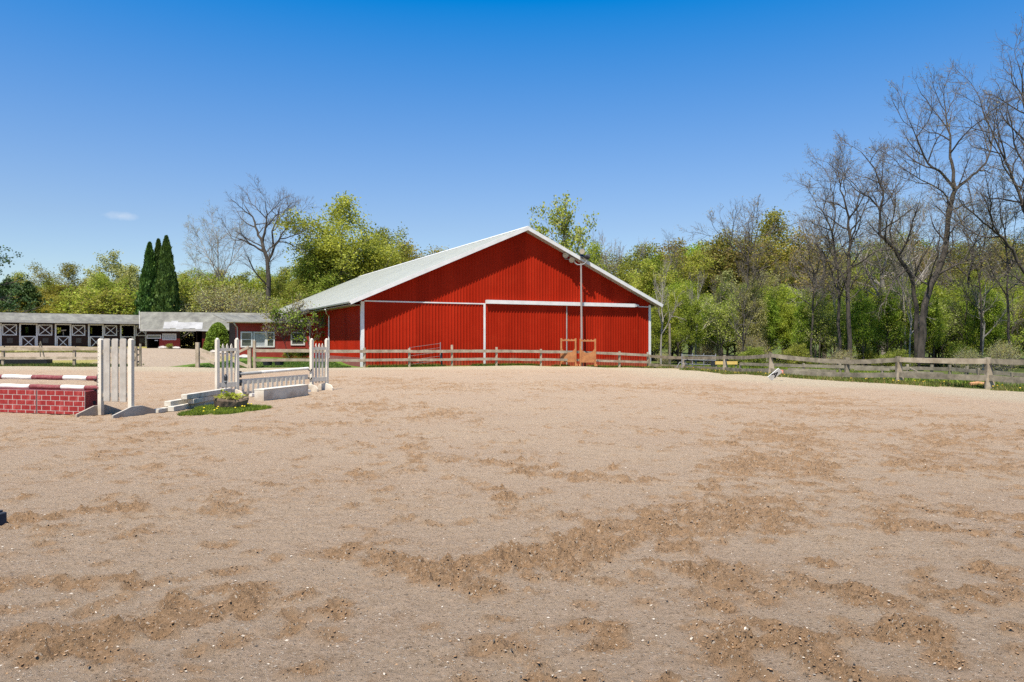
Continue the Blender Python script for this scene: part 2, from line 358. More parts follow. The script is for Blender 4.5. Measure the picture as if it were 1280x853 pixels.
# ================================================================ GROUND
fence_line = [(-60,46),(-33,46),(-25.5,45.8),(-15.4,44.6),(-9.2,47.1),(-5.5,48.6),(0,51.4),(6,54.4),(10.3,56.6),(11.7,51),(12.73,44.5),
              (13.2,38),(15.56,34.5),(16.64,32),(18.26,28.5),(19.4,25.2),(21.5,18),(22.5,8),(22,-4),(15,-14),(-40,-16),(-60,-10)]
def in_poly(x, y, poly):
    c = np.zeros(np.shape(x), bool); n = len(poly); j = n-1
    for i in range(n):
        xi, yi = poly[i]; xj, yj = poly[j]
        cond = ((yi > y) != (yj > y)) & (x < (xj-xi)*(y-yi)/(yj-yi+1e-12)+xi)
        c ^= cond; j = i
    return c
def GW(px, py): Y = EYE*F/(py-427.0); return ((px-640)/F*Y, Y)
def axis(fine, far, start):
    a = [start]
    while a[-1] < far: a.append(a[-1] + fine(a[-1]))
    return a
xs = axis(lambda v: .014 + .0058*v if v < 45 else .3*(1.12**((v-45)/10)) + .06*(v-45), 2500, 0.0)
xs = np.array([-v for v in xs[:0:-1]] + xs)
ys = axis(lambda v: max(.016, .0036*v) if v < 58 else .25 + .05*(v-58), 3000, 2.8)
ysn = axis(lambda v: .06 + .25*v, 400, 0.0)
ys = np.array([2.8 - v for v in ysn[:0:-1]] + ys)
GX, GY = np.meshgrid(xs, ys)
sh = GX.shape
x = GX.ravel(); y = GY.ravel()
z = zgn(x, y)
inside = in_poly(x, y, fence_line)
dist = segdist(x, y, fence_line[:-2])
arena = np.where(inside, sstep(-.1, .5, dist + .3*(fbm(x,y,1.2,3,5)-.5)), 0)
near = (y > 2) & (y < 60) & (np.abs(x) < 42)
# --- disturbed (raked-up brown) footing
def band(pts, wd, amt):
    P = [GW(*p) for p in pts]; d = segdist(x, y, P); return amt * (1 - sstep(wd*.35, wd*1.1, d))
prob = np.full(x.shape, .12)
for pts, wd, amt in [
    ([(-60,812),(90,800),(240,765),(330,755)], .34, .95), ([(300,740),(430,760)], .25, .95), ([(430,690),(520,712),(600,738)], .26, .9),
    ([(0,740),(200,725)], .2, .6),
    ([(560,720),(640,700),(730,690)], .34, .9), ([(700,705),(760,668),(850,655),(910,630)], .45, .95), ([(900,650),(960,610),(990,570),(970,530)], 1.1, .9),
    ([(840,680),(900,730)], .22, .75), ([(-40,658),(60,648),(165,636)], .24, .9),
    ([(510,545),(530,575),(600,580),(700,596),(800,602)], .38, .75), ([(560,590),(640,625)], .22, .7), ([(430,690),(380,700)],.2,.6),
    ([(980,600),(1080,620),(1180,650)], 1.1, .6), ([(1000,560),(1150,570)], 2.2, .62), ([(960,500),(1100,520),(1280,560)], 3.2, .62),
    ([(1060,745),(1110,760),(1160,800)], .26, .8), ([(1160,740),(1230,760)], .22, .75), ([(1050,705),(1190,700),(1280,730)], .32, .5),
    ([(1000,800),(1060,845)], .25, .8), ([(930,640),(1010,650)], .5, .6), ([(900,765),(930,840)], .18, .7), ([(600,800),(760,790)], .2, .45),
    ([(20,560),(250,540),(420,530)], .9, .5), ([(0,545),(140,570)], .5, .5), ([(430,500),(520,520)], 2.2, .62),
    ([(420,475),(560,484),(860,482),(1000,500)], 3.6, .66), ([(700,552),(830,565)], .25, .55), ([(440,560),(510,590)], .5, .4),
    ([(180,500),(80,545)], 2.0, .35)]:
    prob = np.maximum(prob, band(pts, wd, amt))
n1 = fbm(x, y, 1.1, 4, 3, .62); n1b = fbm(x, y*.8, .20, 4, 21, .72)
nn = n1*.48 + n1b*.52
mask = sstep(-.06, .20, nn - (.622 - .215*prob)) * arena
pale = (1 - sstep(2.0, 8.5, dist + 3*(fbm(x, y, 4, 3, 9)-.5))) * arena * (y > 12)
mask *= 1 - .8*pale
# --- relief
c1 = fbm(x, y, .30, 3, 31, .6); c2 = fbm(x, y, .085, 3, 47, .6); c3 = fbm(x, y, .032, 2, 53)
rid = 1 - np.abs(2*c1-1)
h = arena*(.055*(fbm(x, y, 3.0, 3, 61)-.5) + .010*(fbm(x,y,.4,2,65)-.5) + .015*(c2-.5) + .011*(c3-.5))
h += mask*(.004 + .036*(rid-.6) + .115*(c2-.48) + .065*(c3-.5))
cr_ = fbm(x, y, .11, 3, 83, .65)
h += arena*sstep(.66, .80, cr_)*.022*(.3+.7*sstep(.1,.5,prob))
# drag-rake lines left by the tractor on the smooth middle
rr = np.hypot(x+1.5, y-17)
h += arena*(1-mask)*(.0016 + .006*np.exp(-((x+1.2)/2.0)**2-((y-11)/3.5)**2))*np.sin(rr*2*math.pi/.22+3*fbm(x,y,1.5,2,79)*6)*sstep(.35,.6,fbm(x,y,5,2,77))
H = h.reshape(sh); MK = mask.reshape(sh)
rng = np.random.default_rng(4)
AR = arena.reshape(sh)
def stamp(cxp, cyp, ra, rb, ang, dep, rim):
    i0, i1 = np.searchsorted(ys, [cyp-2*ra, cyp+2*ra]); j0, j1 = np.searchsorted(xs, [cxp-2*ra, cxp+2*ra])
    if i1-i0 < 2 or j1-j0 < 2: return
    sx = GX[i0:i1, j0:j1]-cxp; sy = GY[i0:i1, j0:j1]-cyp
    u = (sx*math.cos(ang)+sy*math.sin(ang))/ra; v = (-sx*math.sin(ang)+sy*math.cos(ang))/rb
    r = np.sqrt(u*u+v*v)
    a = AR[i0:i1, j0:j1]
    H[i0:i1, j0:j1] += a*(-dep*np.clip(1-r**3,0,1)*(.6+.4*u) + rim*np.exp(-((r-1.25)/.25)**2)*(.5-.7*u).clip(0,1.2))
    MK[i0:i1, j0:j1] = np.clip(MK[i0:i1, j0:j1] + .75*a*np.exp(-(r/1.5)**4)*(1-.9*pale.reshape(sh)[i0:i1, j0:j1]), 0, 1)
cnt = 0
while cnt < 7000:
    yy = float(3.2 + 30*rng.random()**1.5); xx = float((rng.random()-.5)*2*(yy*.72+1))
    iy = min(np.searchsorted(ys, yy), sh[0]-1); ix = min(np.searchsorted(xs, xx), sh[1]-1)
    pr = prob.reshape(sh)[iy, ix]
    cnt += 1
    if rng.random() > pr*1.15 - .03: continue
    stamp(xx, yy, .055+.05*rng.random(), .04+.03*rng.random(), rng.random()*6.28, .025+.035*rng.random(), .012+.022*rng.random())
z = z + H.ravel(); mask = MK.ravel()
V = np.stack([x, y, z], 1)
ii = np.arange(sh[0]*sh[1]).reshape(sh)
Fq = np.stack([ii[:-1,:-1].ravel(), ii[:-1,1:].ravel(), ii[1:,1:].ravel(), ii[1:,:-1].ravel()], 1)
# --- zones outside the ring
outside = 1-arena
gn = fbm(x, y, 2.5, 4, 91); gn2 = fbm(x, y, .8, 3, 97)
wood = outside*sstep(9, 13, x - .0*y)*(1.0)
behind_left = outside*(x < 0)
depth = dist
greenA = behind_left*(1-sstep(2.0, 3.2, dist+1.2*(gn-.5)))*(y < 56)                 # strip at the left rail
drive = np.clip(1-sstep(2.6, 4.4, segdist(x, y, [(-21.8,44),(-24.5,52),(-29,64),(-34,74)])+1.5*(gn2-.5)), 0, 1)
yard = (1-sstep(3.5, 6, segdist(x, y, [(-60,57),(-40,56),(-28,62)])+2*(gn-.5)))
yard2 = (1-sstep(2.4, 4, segdist(x, y, [(-60,66),(-44,72),(-34,73)])+1*(gn-.5)))
grass_c = ((x > -20.8) & (x < -9.2) & (y > 44) & (y < 62)).astype(float)
dirt = outside*np.clip(drive + (yard+yard2)*(x < -20), 0, 1)*(1-0.*greenA)
isl = 1-sstep(.75, 1.05, np.hypot((x+7.04)/.86, (y-18.25)/1.4))
green = np.clip(np.maximum(np.maximum(greenA*(1-drive), outside*grass_c), isl), 0, 1)
drygr = outside*np.clip(1-green-dirt-wood, 0, 1)
z1 = np.stack([mask, pale, green, drygr], 1).astype(np.float32)
z2 = np.stack([dirt, wood, arena, np.ones_like(x)], 1).astype(np.float32)
m, n, b, o = new_mat('ground'); MATS['ground'] = m
def N(t, **kw):
    nd = n.nodes.new(t)
    for k, v in kw.items():
        if k in nd.inputs: nd.inputs[k].default_value = v
        else: setattr(nd, k, v)
    return nd
L = n.links.new
geo = N('ShaderNodeNewGeometry'); pos = geo.outputs['Position']
A1 = N('ShaderNodeAttribute', attribute_name='zone_a'); A2 = N('ShaderNodeAttribute', attribute_name='zone_b')
S1 = N('ShaderNodeSeparateColor'); S2 = N('ShaderNodeSeparateColor'); L(A1.outputs['Color'], S1.inputs[0]); L(A2.outputs['Color'], S2.inputs[0])
def noise(scale, detail=5, rough=.6):
    q = N('ShaderNodeTexNoise'); q.inputs['Scale'].default_value = scale; q.inputs['Detail'].default_value = detail; q.inputs['Roughness'].default_value = rough
    L(pos, q.inputs['Vector']); return q.outputs['Fac']
def rmp(src, stops):
    r = ramp(n, stops); L(src, r.inputs[0]); return r.outputs[0]
def mixc(fac, a, b_):
    q = N('ShaderNodeMix'); q.data_type = 'RGBA'
    for sck, val in (('Factor', fac), ('A', a), ('B', b_)):
        if hasattr(val, 'is_linked'): L(val, q.inputs[sck])
        else: q.inputs[sck].default_value = (*val, 1) if isinstance(val, tuple) else val
    return q.outputs['Result']
def maprange(src, a, b_, c=0., d=1.):
    q = N('ShaderNodeMapRange'); q.inputs['From Min'].default_value = a; q.inputs['From Max'].default_value = b_
    q.inputs['To Min'].default_value = c; q.inputs['To Max'].default_value = d; L(src, q.inputs['Value']); return q.outputs[0]
def math2(op, a, b_):
    q = N('ShaderNodeMath'); q.operation = op
    for i, val in enumerate((a, b_)):
        if hasattr(val, 'is_linked'): L(val, q.inputs[i])
        else: q.inputs[i].default_value = val
    return q.outputs[0]
fine = noise(30, 7, .8); mid = noise(6, 6, .65); big = noise(.5, 4); grit = noise(170, 4, .8)
sand_a = rmp(fine, [(.28, (.12,.08,.05)), (.42, (.295,.21,.138)), (.55, (.395,.290,.205)), (.70, (.58,.46,.35))])
sand_b = rmp(mid, [(.35, (.275,.19,.112)), (.65, (.39,.288,.195))])
sand = mixc(.3, sand_a, sand_b)
sand = mixc(maprange(big, .35, .65, 0, .35), sand, (.40,.305,.205))
brown = rmp(fine, [(.28, (.06,.035,.017)), (.42, (.205,.125,.065)), (.55, (.325,.20,.108)), (.72, (.47,.32,.195))])
brown = mixc(maprange(mid, .4, .65, 0, .35), brown, (.29,.175,.09))
mk = math2('ADD', S1.outputs[0], maprange(fine, .3, .7, -.45, .45)); mk = maprange(mk, .02, .95, 0, .9)
# small scattered brown flecks everywhere in the ring
fl = maprange(noise(2.2, 9, .82), .54, .68, 0, .8)
fl = math2('MULTIPLY', fl, S2.outputs[2]); mk = math2('MAXIMUM', mk, fl)
c = mixc(mk, sand, brown)
palec = rmp(fine, [(.3, (.19,.145,.085)), (.5, (.36,.295,.20)), (.7, (.54,.455,.34))])
c = mixc(maprange(math2('ADD', S1.outputs[1], maprange(mid, .3, .7, -.25, .25)), .25, .85), c, palec)
# footing flakes: pale shreds and dark chips
def flakes(scale, thr, soft=.08, stretch=(1,1,1), seedv=0):
    mpv = N('ShaderNodeMapping'); mpv.inputs['Scale'].default_value = stretch; mpv.inputs['Location'].default_value = (seedv, seedv*.7, 0); L(pos, mpv.inputs['Vector'])
    v = N('ShaderNodeTexVoronoi'); v.inputs['Scale'].default_value = scale; v.inputs['Randomness'].default_value = 1; L(mpv.outputs[0], v.inputs['Vector'])
    wn = N('ShaderNodeSeparateColor'); L(v.outputs['Color'], wn.inputs[0])
    pick = math2('GREATER_THAN', wn.outputs[0], thr)
    return math2('MULTIPLY', pick, maprange(v.outputs['Distance'], .38, .22))
white = math2('MAXIMUM', flakes(26, .90, stretch=(1,2.2,1)), flakes(52, .84, seedv=3, stretch=(1.8,1,1))); dark = math2('MAXIMUM', flakes(24, .88, seedv=7, stretch=(1,1.7,1)), flakes(50, .80, seedv=5))
c = mixc(math2('MULTIPLY', white, .75), c, (.55,.47,.37)); c = mixc(math2('MULTIPLY', dark, .62), c, (.075,.05,.03))
grassc = rmp(mid, [(.35, (.055,.11,.014)), (.65, (.13,.19,.03))])
dryc = rmp(mid, [(.35, (.20,.19,.05)), (.65, (.34,.29,.10))])
dirtc = rmp(mid, [(.35, (.25,.185,.125)), (.65, (.36,.29,.215))])
woodc = rmp(mid, [(.35, (.04,.055,.015)), (.65, (.11,.13,.03))])
c = mixc(math2('MULTIPLY', A1.outputs['Alpha'], 1.0), c, dryc); c = mixc(S2.outputs[0], c, dirtc); c = mixc(S2.outputs[1], c, woodc); c = mixc(S1.outputs[2], c, grassc)
L(c, b.inputs['Base Color']); b.inputs['Roughness'].default_value = .95; b.inputs['Specular IOR Level'].default_value = .1
bp = N('ShaderNodeBump'); bp.inputs['Strength'].default_value = 1.0; bp.inputs['Distance'].default_value = .055
hh = math2('ADD', math2('MULTIPLY', fine, .7), math2('MULTIPLY', grit, .25)); hh = math2('ADD', hh, math2('MULTIPLY', mid, .6)); hh = math2('ADD', hh, math2('MULTIPLY', white, .15))
L(hh, bp.inputs['Height']); L(bp.outputs[0], b.inputs['Normal'])
me = np_mesh('ground', V, Fq, ['ground'], smooth=True)
for nm, dat in (('zone_a', z1), ('zone_b', z2)):
    at = me.attributes.new(nm, 'FLOAT_COLOR', 'POINT'); at.data.foreach_set('color', dat.ravel())
g = bpy.data.objects.new('ground', me); col.objects.link(g); tag(g, kind='structure')
del V, Fq, z1, z2
def zs(X_, Y_):                     # surface height incl. relief (nearest grid vertex)
    i = min(max(np.searchsorted(ys, Y_), 0), sh[0]-1); j = min(max(np.searchsorted(xs, X_), 0), sh[1]-1)
    return float(z.reshape(sh)[i, j])

# --- loose crumbs of footing and pale shreds lying on the ring
def scatter(n_, seed, wfn, y0=3.2, y1=17):
    rg = np.random.default_rng(seed); out = []
    Zg = z.reshape(sh); Mg = mask.reshape(sh)
    while sum(len(o_) for o_ in out) < n_:
        yy = y0 + (y1-y0)*rg.random(20000)**1.7; xx = (rg.random(20000)-.5)*2*(yy*.74+.6)
        i_ = np.clip(np.searchsorted(ys, yy), 0, sh[0]-1); j_ = np.clip(np.searchsorted(xs, xx), 0, sh[1]-1)
        k_ = rg.random(20000) < wfn(Mg[i_, j_])
        out.append(np.stack([xx[k_], yy[k_], Zg[i_[k_], j_[k_]]], 1))
    return np.concatenate(out)[:n_], rg
C_, rg = scatter(17000, 5, lambda m_: .03 + .97*m_**1.3)
ph = (1+5**.5)/2
ico = np.array([(-1,ph,0),(1,ph,0),(-1,-ph,0),(1,-ph,0),(0,-1,ph),(0,1,ph),(0,-1,-ph),(0,1,-ph),(ph,0,-1),(ph,0,1),(-ph,0,-1),(-ph,0,1)])/1.9
icf = np.array([(0,11,5),(0,5,1),(0,1,7),(0,7,10),(0,10,11),(1,5,9),(5,11,4),(11,10,2),(10,7,6),(7,1,8),(3,9,4),(3,4,2),(3,2,6),(3,6,8),(3,8,9),(4,9,5),(2,4,11),(6,2,10),(8,6,7),(9,8,1)])
nC = len(C_); sz = .0028 + .0050*rg.random(nC)**3
v = C_[:,None,:] + ico[None]*sz[:,None,None]*np.array([1.3,1.2,.5])*(1+rg.normal(0,.30,(nC,12,1))) + np.array([0,0,.25])*sz[:,None,None]
f = (icf[None] + (np.arange(nC)*12)[:,None,None]).reshape(-1,3)
mottled('crumb', (.17,.10,.05), (.34,.215,.12), scale=11, detail=2, rough=1, bump=0); MATS['crumb'].node_tree
o = bpy.data.objects.new('loose_crumbs', np_mesh('loose_crumbs', v.reshape(-1,3), f, ['crumb'])); col.objects.link(o); tag(o, 'loose brown crumbs of churned sand over the riding ring', 'sand crumbs', kind='stuff')
C_, rg = scatter(9000, 6, lambda m_: .35 + .3*m_, y1=14)
nC = len(C_); a = rg.random(nC)*6.28; d = np.stack([np.cos(a), np.sin(a), rg.normal(0,.25,nC)], 1); b_ = np.stack([-np.sin(a), np.cos(a), rg.normal(0,.3,nC)], 1)
l_ = (.003+.010*rg.random(nC)**2.5)[:,None]; w_ = l_*(.25+.35*rg.random(nC))[:,None]; C_[:,2] += .004
v = np.stack([C_-d*l_, C_+b_*w_, C_+d*l_, C_-b_*w_], 1).reshape(-1,3)
mi = (rg.random(nC) < .3).astype(np.int32)
mottled('shred_pale', (.34,.28,.21), (.50,.44,.36), scale=9, bump=0); mottled('shred_dark', (.03,.025,.02), (.09,.075,.06), scale=9, bump=0)
o = bpy.data.objects.new('footing_shreds', np_mesh('footing_shreds', v, np.arange(nC*4).reshape(-1,4), ['shred_pale','shred_dark'], mi)); col.objects.link(o); tag(o, 'pale and dark shreds mixed into the sand of the riding ring', 'wood chips', kind='stuff')

# ================================================================ RED ARENA BARN
WB, ZE, ZR, TR, LEN = 22.9, 4.33, 9.47, 11.8, 44.2
bz = math.atan2(W_.y, W_.x)
bn = empty('riding_barn', (B0.x, B0.y, 0), bz, 'huge red metal riding barn with pale gable roof and white trim', 'barn')
sl_l = (9.80-4.27)/12.63; sl_r = (9.80-4.57)/11.8
def roofz(t): return 9.80 - (TR-t)*sl_l if t < TR else 9.80 - (t-TR)*sl_r
def wallz(t): return roofz(t) - .16
front = MB()
front.prism([(0,0,-.9),(WB,0,-.9),(WB,0,wallz(WB)),(TR,0,wallz(TR)),(0,0,wallz(0))], (0,0,0), (0,.14,0))
def ribs(mb, t0, t1, y0, z0, ztop, step=.229, wd=.045, pr=.04):
    t = t0 + .1
    while t < t1 - .05:
        zt = ztop(t) if callable(ztop) else ztop
        mb.add([(t-wd,y0,z0),(t-wd*.45,y0-pr,z0),(t+wd*.45,y0-pr,z0),(t+wd,y0,z0),(t-wd,y0,zt),(t-wd*.45,y0-pr,zt),(t+wd*.45,y0-pr,zt),(t+wd,y0,zt)],
               [(0,1,5,4),(1,2,6,5),(2,3,7,6)])
        t += step
ribs(front, .1, WB-.1, -.001, -.9, lambda t: wallz(t)-.02)
front.build('gable_wall', 'red_siding', bn)
bk = MB(); bk.prism([(0,0,-.9),(WB,0,-.9),(WB,0,wallz(WB)),(TR,0,wallz(TR)),(0,0,wallz(0))], (0,LEN-.14,0), (0,LEN,0)); bk.build('back_wall', 'red_siding', bn)
for nm, t0, t1, sgn in (('side_wall', 0, .14, -1), ('side_wall', WB-.14, WB, 1)):
    q = MB(); tt = t0 if sgn < 0 else t1; q.box(t0, t1, .143, LEN-.143, -.9, min(wallz(t0), wallz(t1)))
    s = .3
    while s < LEN-.3:
        xx = (tt-.022) if sgn < 0 else (tt+.022); x0 = tt
        q.add([(x0,s-.04,-.9),(xx,s-.018,-.9),(xx,s+.018,-.9),(x0,s+.04,-.9)] + [(a_, b_, wallz(tt)-.01) for a_, b_ in ((x0,s-.04),(xx,s-.018),(xx,s+.018),(x0,s+.04))],
              [(0,1,5,4),(1,2,6,5),(2,3,7,6)]); s += .229
    q.build(nm, 'red_siding', bn)
q = MB(); q.box(-.05, -.024, .2, 14, -.5, .62); q.build('base_board', 'dusty_red', bn)
# roof: two ribbed sheets
for nm, ta, tb in (('roof', -.83, TR), ('roof', TR, 23.6)):
    q = MB(); za, zb = roofz(ta), roofz(tb)
    q.prism([(ta,0,za),(tb,0,zb),(tb,0,zb-.07),(ta,0,za-.07)], (0,-.6,0), (0,LEN+.5,0))
    s = -.55
    while s < LEN+.45:
        q.beam((ta,s,za+.006),(tb,s,zb+.006), .04, .03); s += .92
    q.build(nm, 'roof_metal', bn)
q = MB(); q.prism([(TR-.28,0,roofz(TR-.28)+.045),(TR,0,9.80+.06),(TR+.28,0,roofz(TR+.28)+.045),(TR+.28,0,roofz(TR+.28)+.015),(TR,0,9.80+.02),(TR-.28,0,roofz(TR-.28)+.015)], (0,-.62,0), (0,LEN+.5,0)); q.build('ridge_cap', 'white_trim', bn)
q = MB()
for ta, tb in ((-.86, TR), (TR, 23.63)):
    za, zb = roofz(ta), roofz(tb)
    q.prism([(ta,0,za+.03),(tb,0,zb+.03),(tb,0,zb-.24),(ta,0,za-.24)], (0,-.635,0), (0,-.60,0))
q.build('rake_fascia', 'white_trim', bn)
q = MB()
for ta, tb in ((-.83, TR), (TR, 23.6)):
    za, zb = roofz(ta)-.2, roofz(tb)-.2
    q.prism([(ta,0,za),(tb,0,zb),(tb,0,zb-.03),(ta,0,za-.03)], (0,-.6,0), (0,-.025,0))
q.build('rake_soffit', 'gutter_grey', bn)
q = MB(); zz = roofz(-.83); q.box(-.83, -.03, -.02, LEN, zz-.26, zz-.235); q.box(23.6-.67, 23.6, -.02, LEN, roofz(23.6)-.26, roofz(23.6)-.235); q.build('eave_soffit', 'gutter_grey', bn)
for tt, sg in ((-.83, -1), (23.6, 1)):
    q = MB(); zz = roofz(tt); q.prism([(tt,0,zz+.01),(tt+sg*.13,0,zz+.01),(tt+sg*.13,0,zz-.06),(tt+sg*.09,0,zz-.15),(tt,0,zz-.15)], (0,-.6,0), (0,LEN+.4,0)); q.build('gutter', 'white_trim', bn)
def part(fn, name, mat, parent, bevel=0): q = MB(); fn(q); return q.build(name, mat, parent, bevel)
part(lambda q: (q.box(-.03,.16,-.05,-.026,-.5,4.26), q.box(-.055,-.03,-.05,.16,-.5,4.26)), 'corner_trim', 'white_trim', bn)
part(lambda q: (q.box(WB-.16,WB+.03,-.05,-.026,-.9,4.5), q.box(WB+.03,WB+.055,-.05,.16,-.9,4.5)), 'corner_trim', 'white_trim', bn)
part(lambda q: q.box(.165, 8.6, -.06, -.025, 4.25, 4.33), 'trim_strip', 'white_trim', bn)
part(lambda q: q.box(21.75, WB-.165, -.06, -.025, 4.33, 4.39), 'trim_strip', 'white_trim', bn)
part(lambda q: q.box(8.6, 8.74, -.085, -.025, -.6, 4.33), 'door_jamb', 'white_trim', bn)
def trk(q):
    q.box(8.75, 21.2, -.34, -.026, 4.30, 4.56)
    q.add([(21.2,-.34,4.30),(21.2,-.026,4.30),(21.2,-.34,4.56),(21.2,-.026,4.56),(21.7,-.2,4.40),(21.7,-.026,4.40),(21.7,-.2,4.5),(21.7,-.026,4.5)],
          [(0,1,5,4),(2,6,7,3),(0,4,6,2),(4,5,7,6)])
part(trk, 'door_track', 'white_trim', bn)
for t0, t1, y0 in ((8.76, 15.22, -.13), (15.34, 21.7, -.07)):
    q = MB(); q.box(t0, t1, y0, y0+.04, -.38 if t0 < 10 else -.5, 4.296); ribs(q, t0, t1, y0-.001, -.36 if t0 < 10 else -.5, 4.29); dr = q.build('sliding_door', 'red_siding', bn)
    if t0 < 10: part(lambda q: q.box(t1+.001, t1+.07, y0-.03, y0+.03, -.38, 4.29), 'door_edge', 'gutter_grey', dr)
def dsp(q):
    s0 = 8.95; s1 = 6.6
    q.tube([(-.88,s1,3.98),(-.80,s1+.1,3.86),(-.45,s1+1.5,3.72),(-.12,s0-.1,3.62),(-.09,s0,3.45),(-.09,s0,.45),(-.14,s0,.36)], .055, 8)
part(dsp, 'downspout', 'white_trim', bn)
part(lambda q: q.tube([(-.85,14.6,4.0),(-.5,14.9,3.6),(-.15,15.3,3.05)], .05, 8), 'downspout', 'white_trim', bn)

# ================================================================ OFFICE WING against the barn's left side
wx, wy = barn(0, 16.0)
wl = 5.95
wg = empty('office_annex', (wx, wy, .25), bz, 'low red annex with white windows joined to the side of the big barn', 'annex')
def wall_with_holes(q, x0, x1, y0, y1, z0, z1, holes, mi=0):   # holes sorted (xa, xb, za, zb)
    cur = x0
    for xa, xb, za, zb in holes:
        if xa > cur: q.box(cur, xa, y0, y1, z0, z1, mi)
        if za > z0: q.box(xa, xb, y0, y1, z0, za, mi)
        if zb < z1: q.box(xa, xb, y0, y1, zb, z1, mi)
        cur = xb
    if cur < x1: q.box(cur, x1, y0, y1, z0, z1, mi)
hw = [(-5.6,-2.95,.95,2.22), (-1.62,-.52,1.15,2.2)]
part(lambda q: wall_with_holes(q, -wl, -.07, 0, .15, -.5, 2.95, hw), 'front_wall', 'red_board', wg)
part(lambda q: (q.box(-wl, -wl+.15, .152, 5, -.5, 2.95), q.prism([(-wl,.1,2.951),(-wl,5.0,2.951),(-wl,5.0,3.6)], (0,0,0), (.14,0,0))), 'side_wall', 'stain_shade_board', wg)  # dark colour paints in the shade under the eave
part(lambda q: q.box(-wl+.152, -.07, 4.85, 5, -.5, 3.6), 'back_wall', 'stain_shade_board', wg)
part(lambda q: q.box(-wl+.16, -.08, 1.5, 1.6, -.5, 2.9), 'interior_wall', 'interior_dark', wg)
def wrf(q):
    T = [(-wl-.7,-.40,3.05),(-.03,-.40,3.05),(-.03,5.2,3.74),(-wl-1.3,5.2,3.74)]; q.add(T + [(a_,b_,c_-.06) for a_,b_,c_ in T], [(0,1,2,3),(7,6,5,4),(0,4,5,1),(1,5,6,2),(2,6,7,3),(3,7,4,0)])
    xx = -wl-.6
    while xx < -.1: q.beam((xx,-.40,3.06),(xx,5.2,3.75), .03, .03); xx += .6
part(wrf, 'roof', 'old_roof', wg)
part(lambda q: q.prism([(0,-.405,3.07),(0,-.53,3.07),(0,-.53,2.96),(0,-.405,2.89)], (-wl-.72,0,0), (-.9,0,0)), 'gutter', 'gutter_grey', wg)
part(lambda q: q.tube([(-wl-.2,-.46,2.9),(-wl-.1,-.4,2.76),(-wl+.1,-.12,2.56),(-wl+.12,-.07,2.3),(-wl+.12,-.07,.1)], .05, 8), 'downspout', 'gutter_grey', wg)
part(lambda q: q.box(-.16,-.06,-.04,-.005,0,2.9), 'corner_trim', 'white_trim', wg)
def window(parent, x0, x1, z0, z1, glass='glass_dark', mid=True, y=0.0):
    fr = MB(); f = .11
    fr.box(x0-f,x1+f,y-.05,y+.02,z1,z1+f); fr.box(x0-f,x1+f,y-.05,y+.02,z0-f,z0); fr.box(x0-f,x0,y-.05,y+.02,z0,z1); fr.box(x1,x1+f,y-.05,y+.02,z0,z1)
    if mid: fr.box(x0,x1,y-.03,y+.03,(z0+z1)/2-.03,(z0+z1)/2+.03)
    w_ = fr.build('window', 'white_trim', parent)
    part(lambda q: q.box(x0,x1,y+.035,y+.05,z0,z1), 'pane', glass, w_)
    return w_
window(wg, -5.48, -4.78, 1.05, 2.1)
w2 = window(wg, -4.5, -3.72, 1.05, 2.1, 'glass_pale', False)
window(wg, -3.5, -2.95-.1, 1.05, 2.1)
window(wg, -1.55, -.62, 1.2, 2.1)

# ================================================================ PASSAGE BUILDING with grey roof
ang2 = math.atan2(.24, .97)
mb_ = empty('tack_barn', (-37.3, 76.0, .9), ang2, 'low stable block with long weathered grey roof and an open passage through it', 'stable')
EZ = 2.02
# front wall in local x: px 184..275
fx = lambda px: (lambda t: t)(( ((px-640)/F*76.0) + 37.3) / (.97 - .24*(px-640)/F))
part(lambda q: q.box(fx(199), fx(225), 0, .15, -.6, 1.05), 'lower_wall', 'red_board', mb_); part(lambda q: q.box(fx(252.5), fx(281), 0, .15, -.6, 1.05), 'lower_wall', 'red_board', mb_)
part(lambda q: wall_with_holes(q, fx(183), fx(281), -.002, .15, 1.053, 2.1, [(fx(225), fx(252.5), 1.053, 1.86)]), 'upper_wall', 'stain_shade_board', mb_)  # eave shadow on the red wall painted as a dark upper part
part(lambda q: wall_with_holes(q, fx(183), fx(290), 9, 9.15, -.6, 2.1, [(fx(225)-1.75, fx(243)-1.5, -.6, 2.0)]), 'back_wall', 'stain_shade_board', mb_)
part(lambda q: (q.box(fx(225)-2.0, fx(225)-1.9, .16, 8.99, -.6, 2.05), q.box(fx(243), fx(243)+.1, 1.0, 8.99, -.6, 2.05), q.box(fx(183)+.0, fx(183)+.1, .16, 8.99, -.6, 2.05), q.box(fx(253), fx(253)+.1, .16, 8.99, -.6, 2.05)), 'partition', 'interior_dark', mb_)
def mrf(q):
    xl0, xr0 = fx(184)-.5, fx(328)
    P = [(xl0,-.7,1.98),(xr0,-.7,1.98),(xr0+.4,4.6,3.93),(xl0-1.2,4.6,3.93)]
    q.add(P + [(p[0],p[1],p[2]-.1) for p in P], [(0,1,2,3),(7,6,5,4),(0,4,5,1),(1,5,6,2),(2,6,7,3),(3,7,4,0)])
    P = [(xl0-1.2,4.61,3.93),(xr0+.4,4.61,3.93),(xr0+.4,9.8,2.0),(xl0-1.2,9.8,2.0)]
    q.add(P + [(p[0],p[1],p[2]-.1) for p in P], [(0,1,2,3),(7,6,5,4),(0,4,5,1),(1,5,6,2),(2,6,7,3),(3,7,4,0)])
part(mrf, 'roof', 'old_roof', mb_)
part(lambda q: q.beam((fx(184)-.55,-.75,2.02),(fx(184)-1.78,4.6,3.99), .06, .1), 'rake_board', 'gutter_grey', mb_)
sk = (3.93-1.98)/5.3
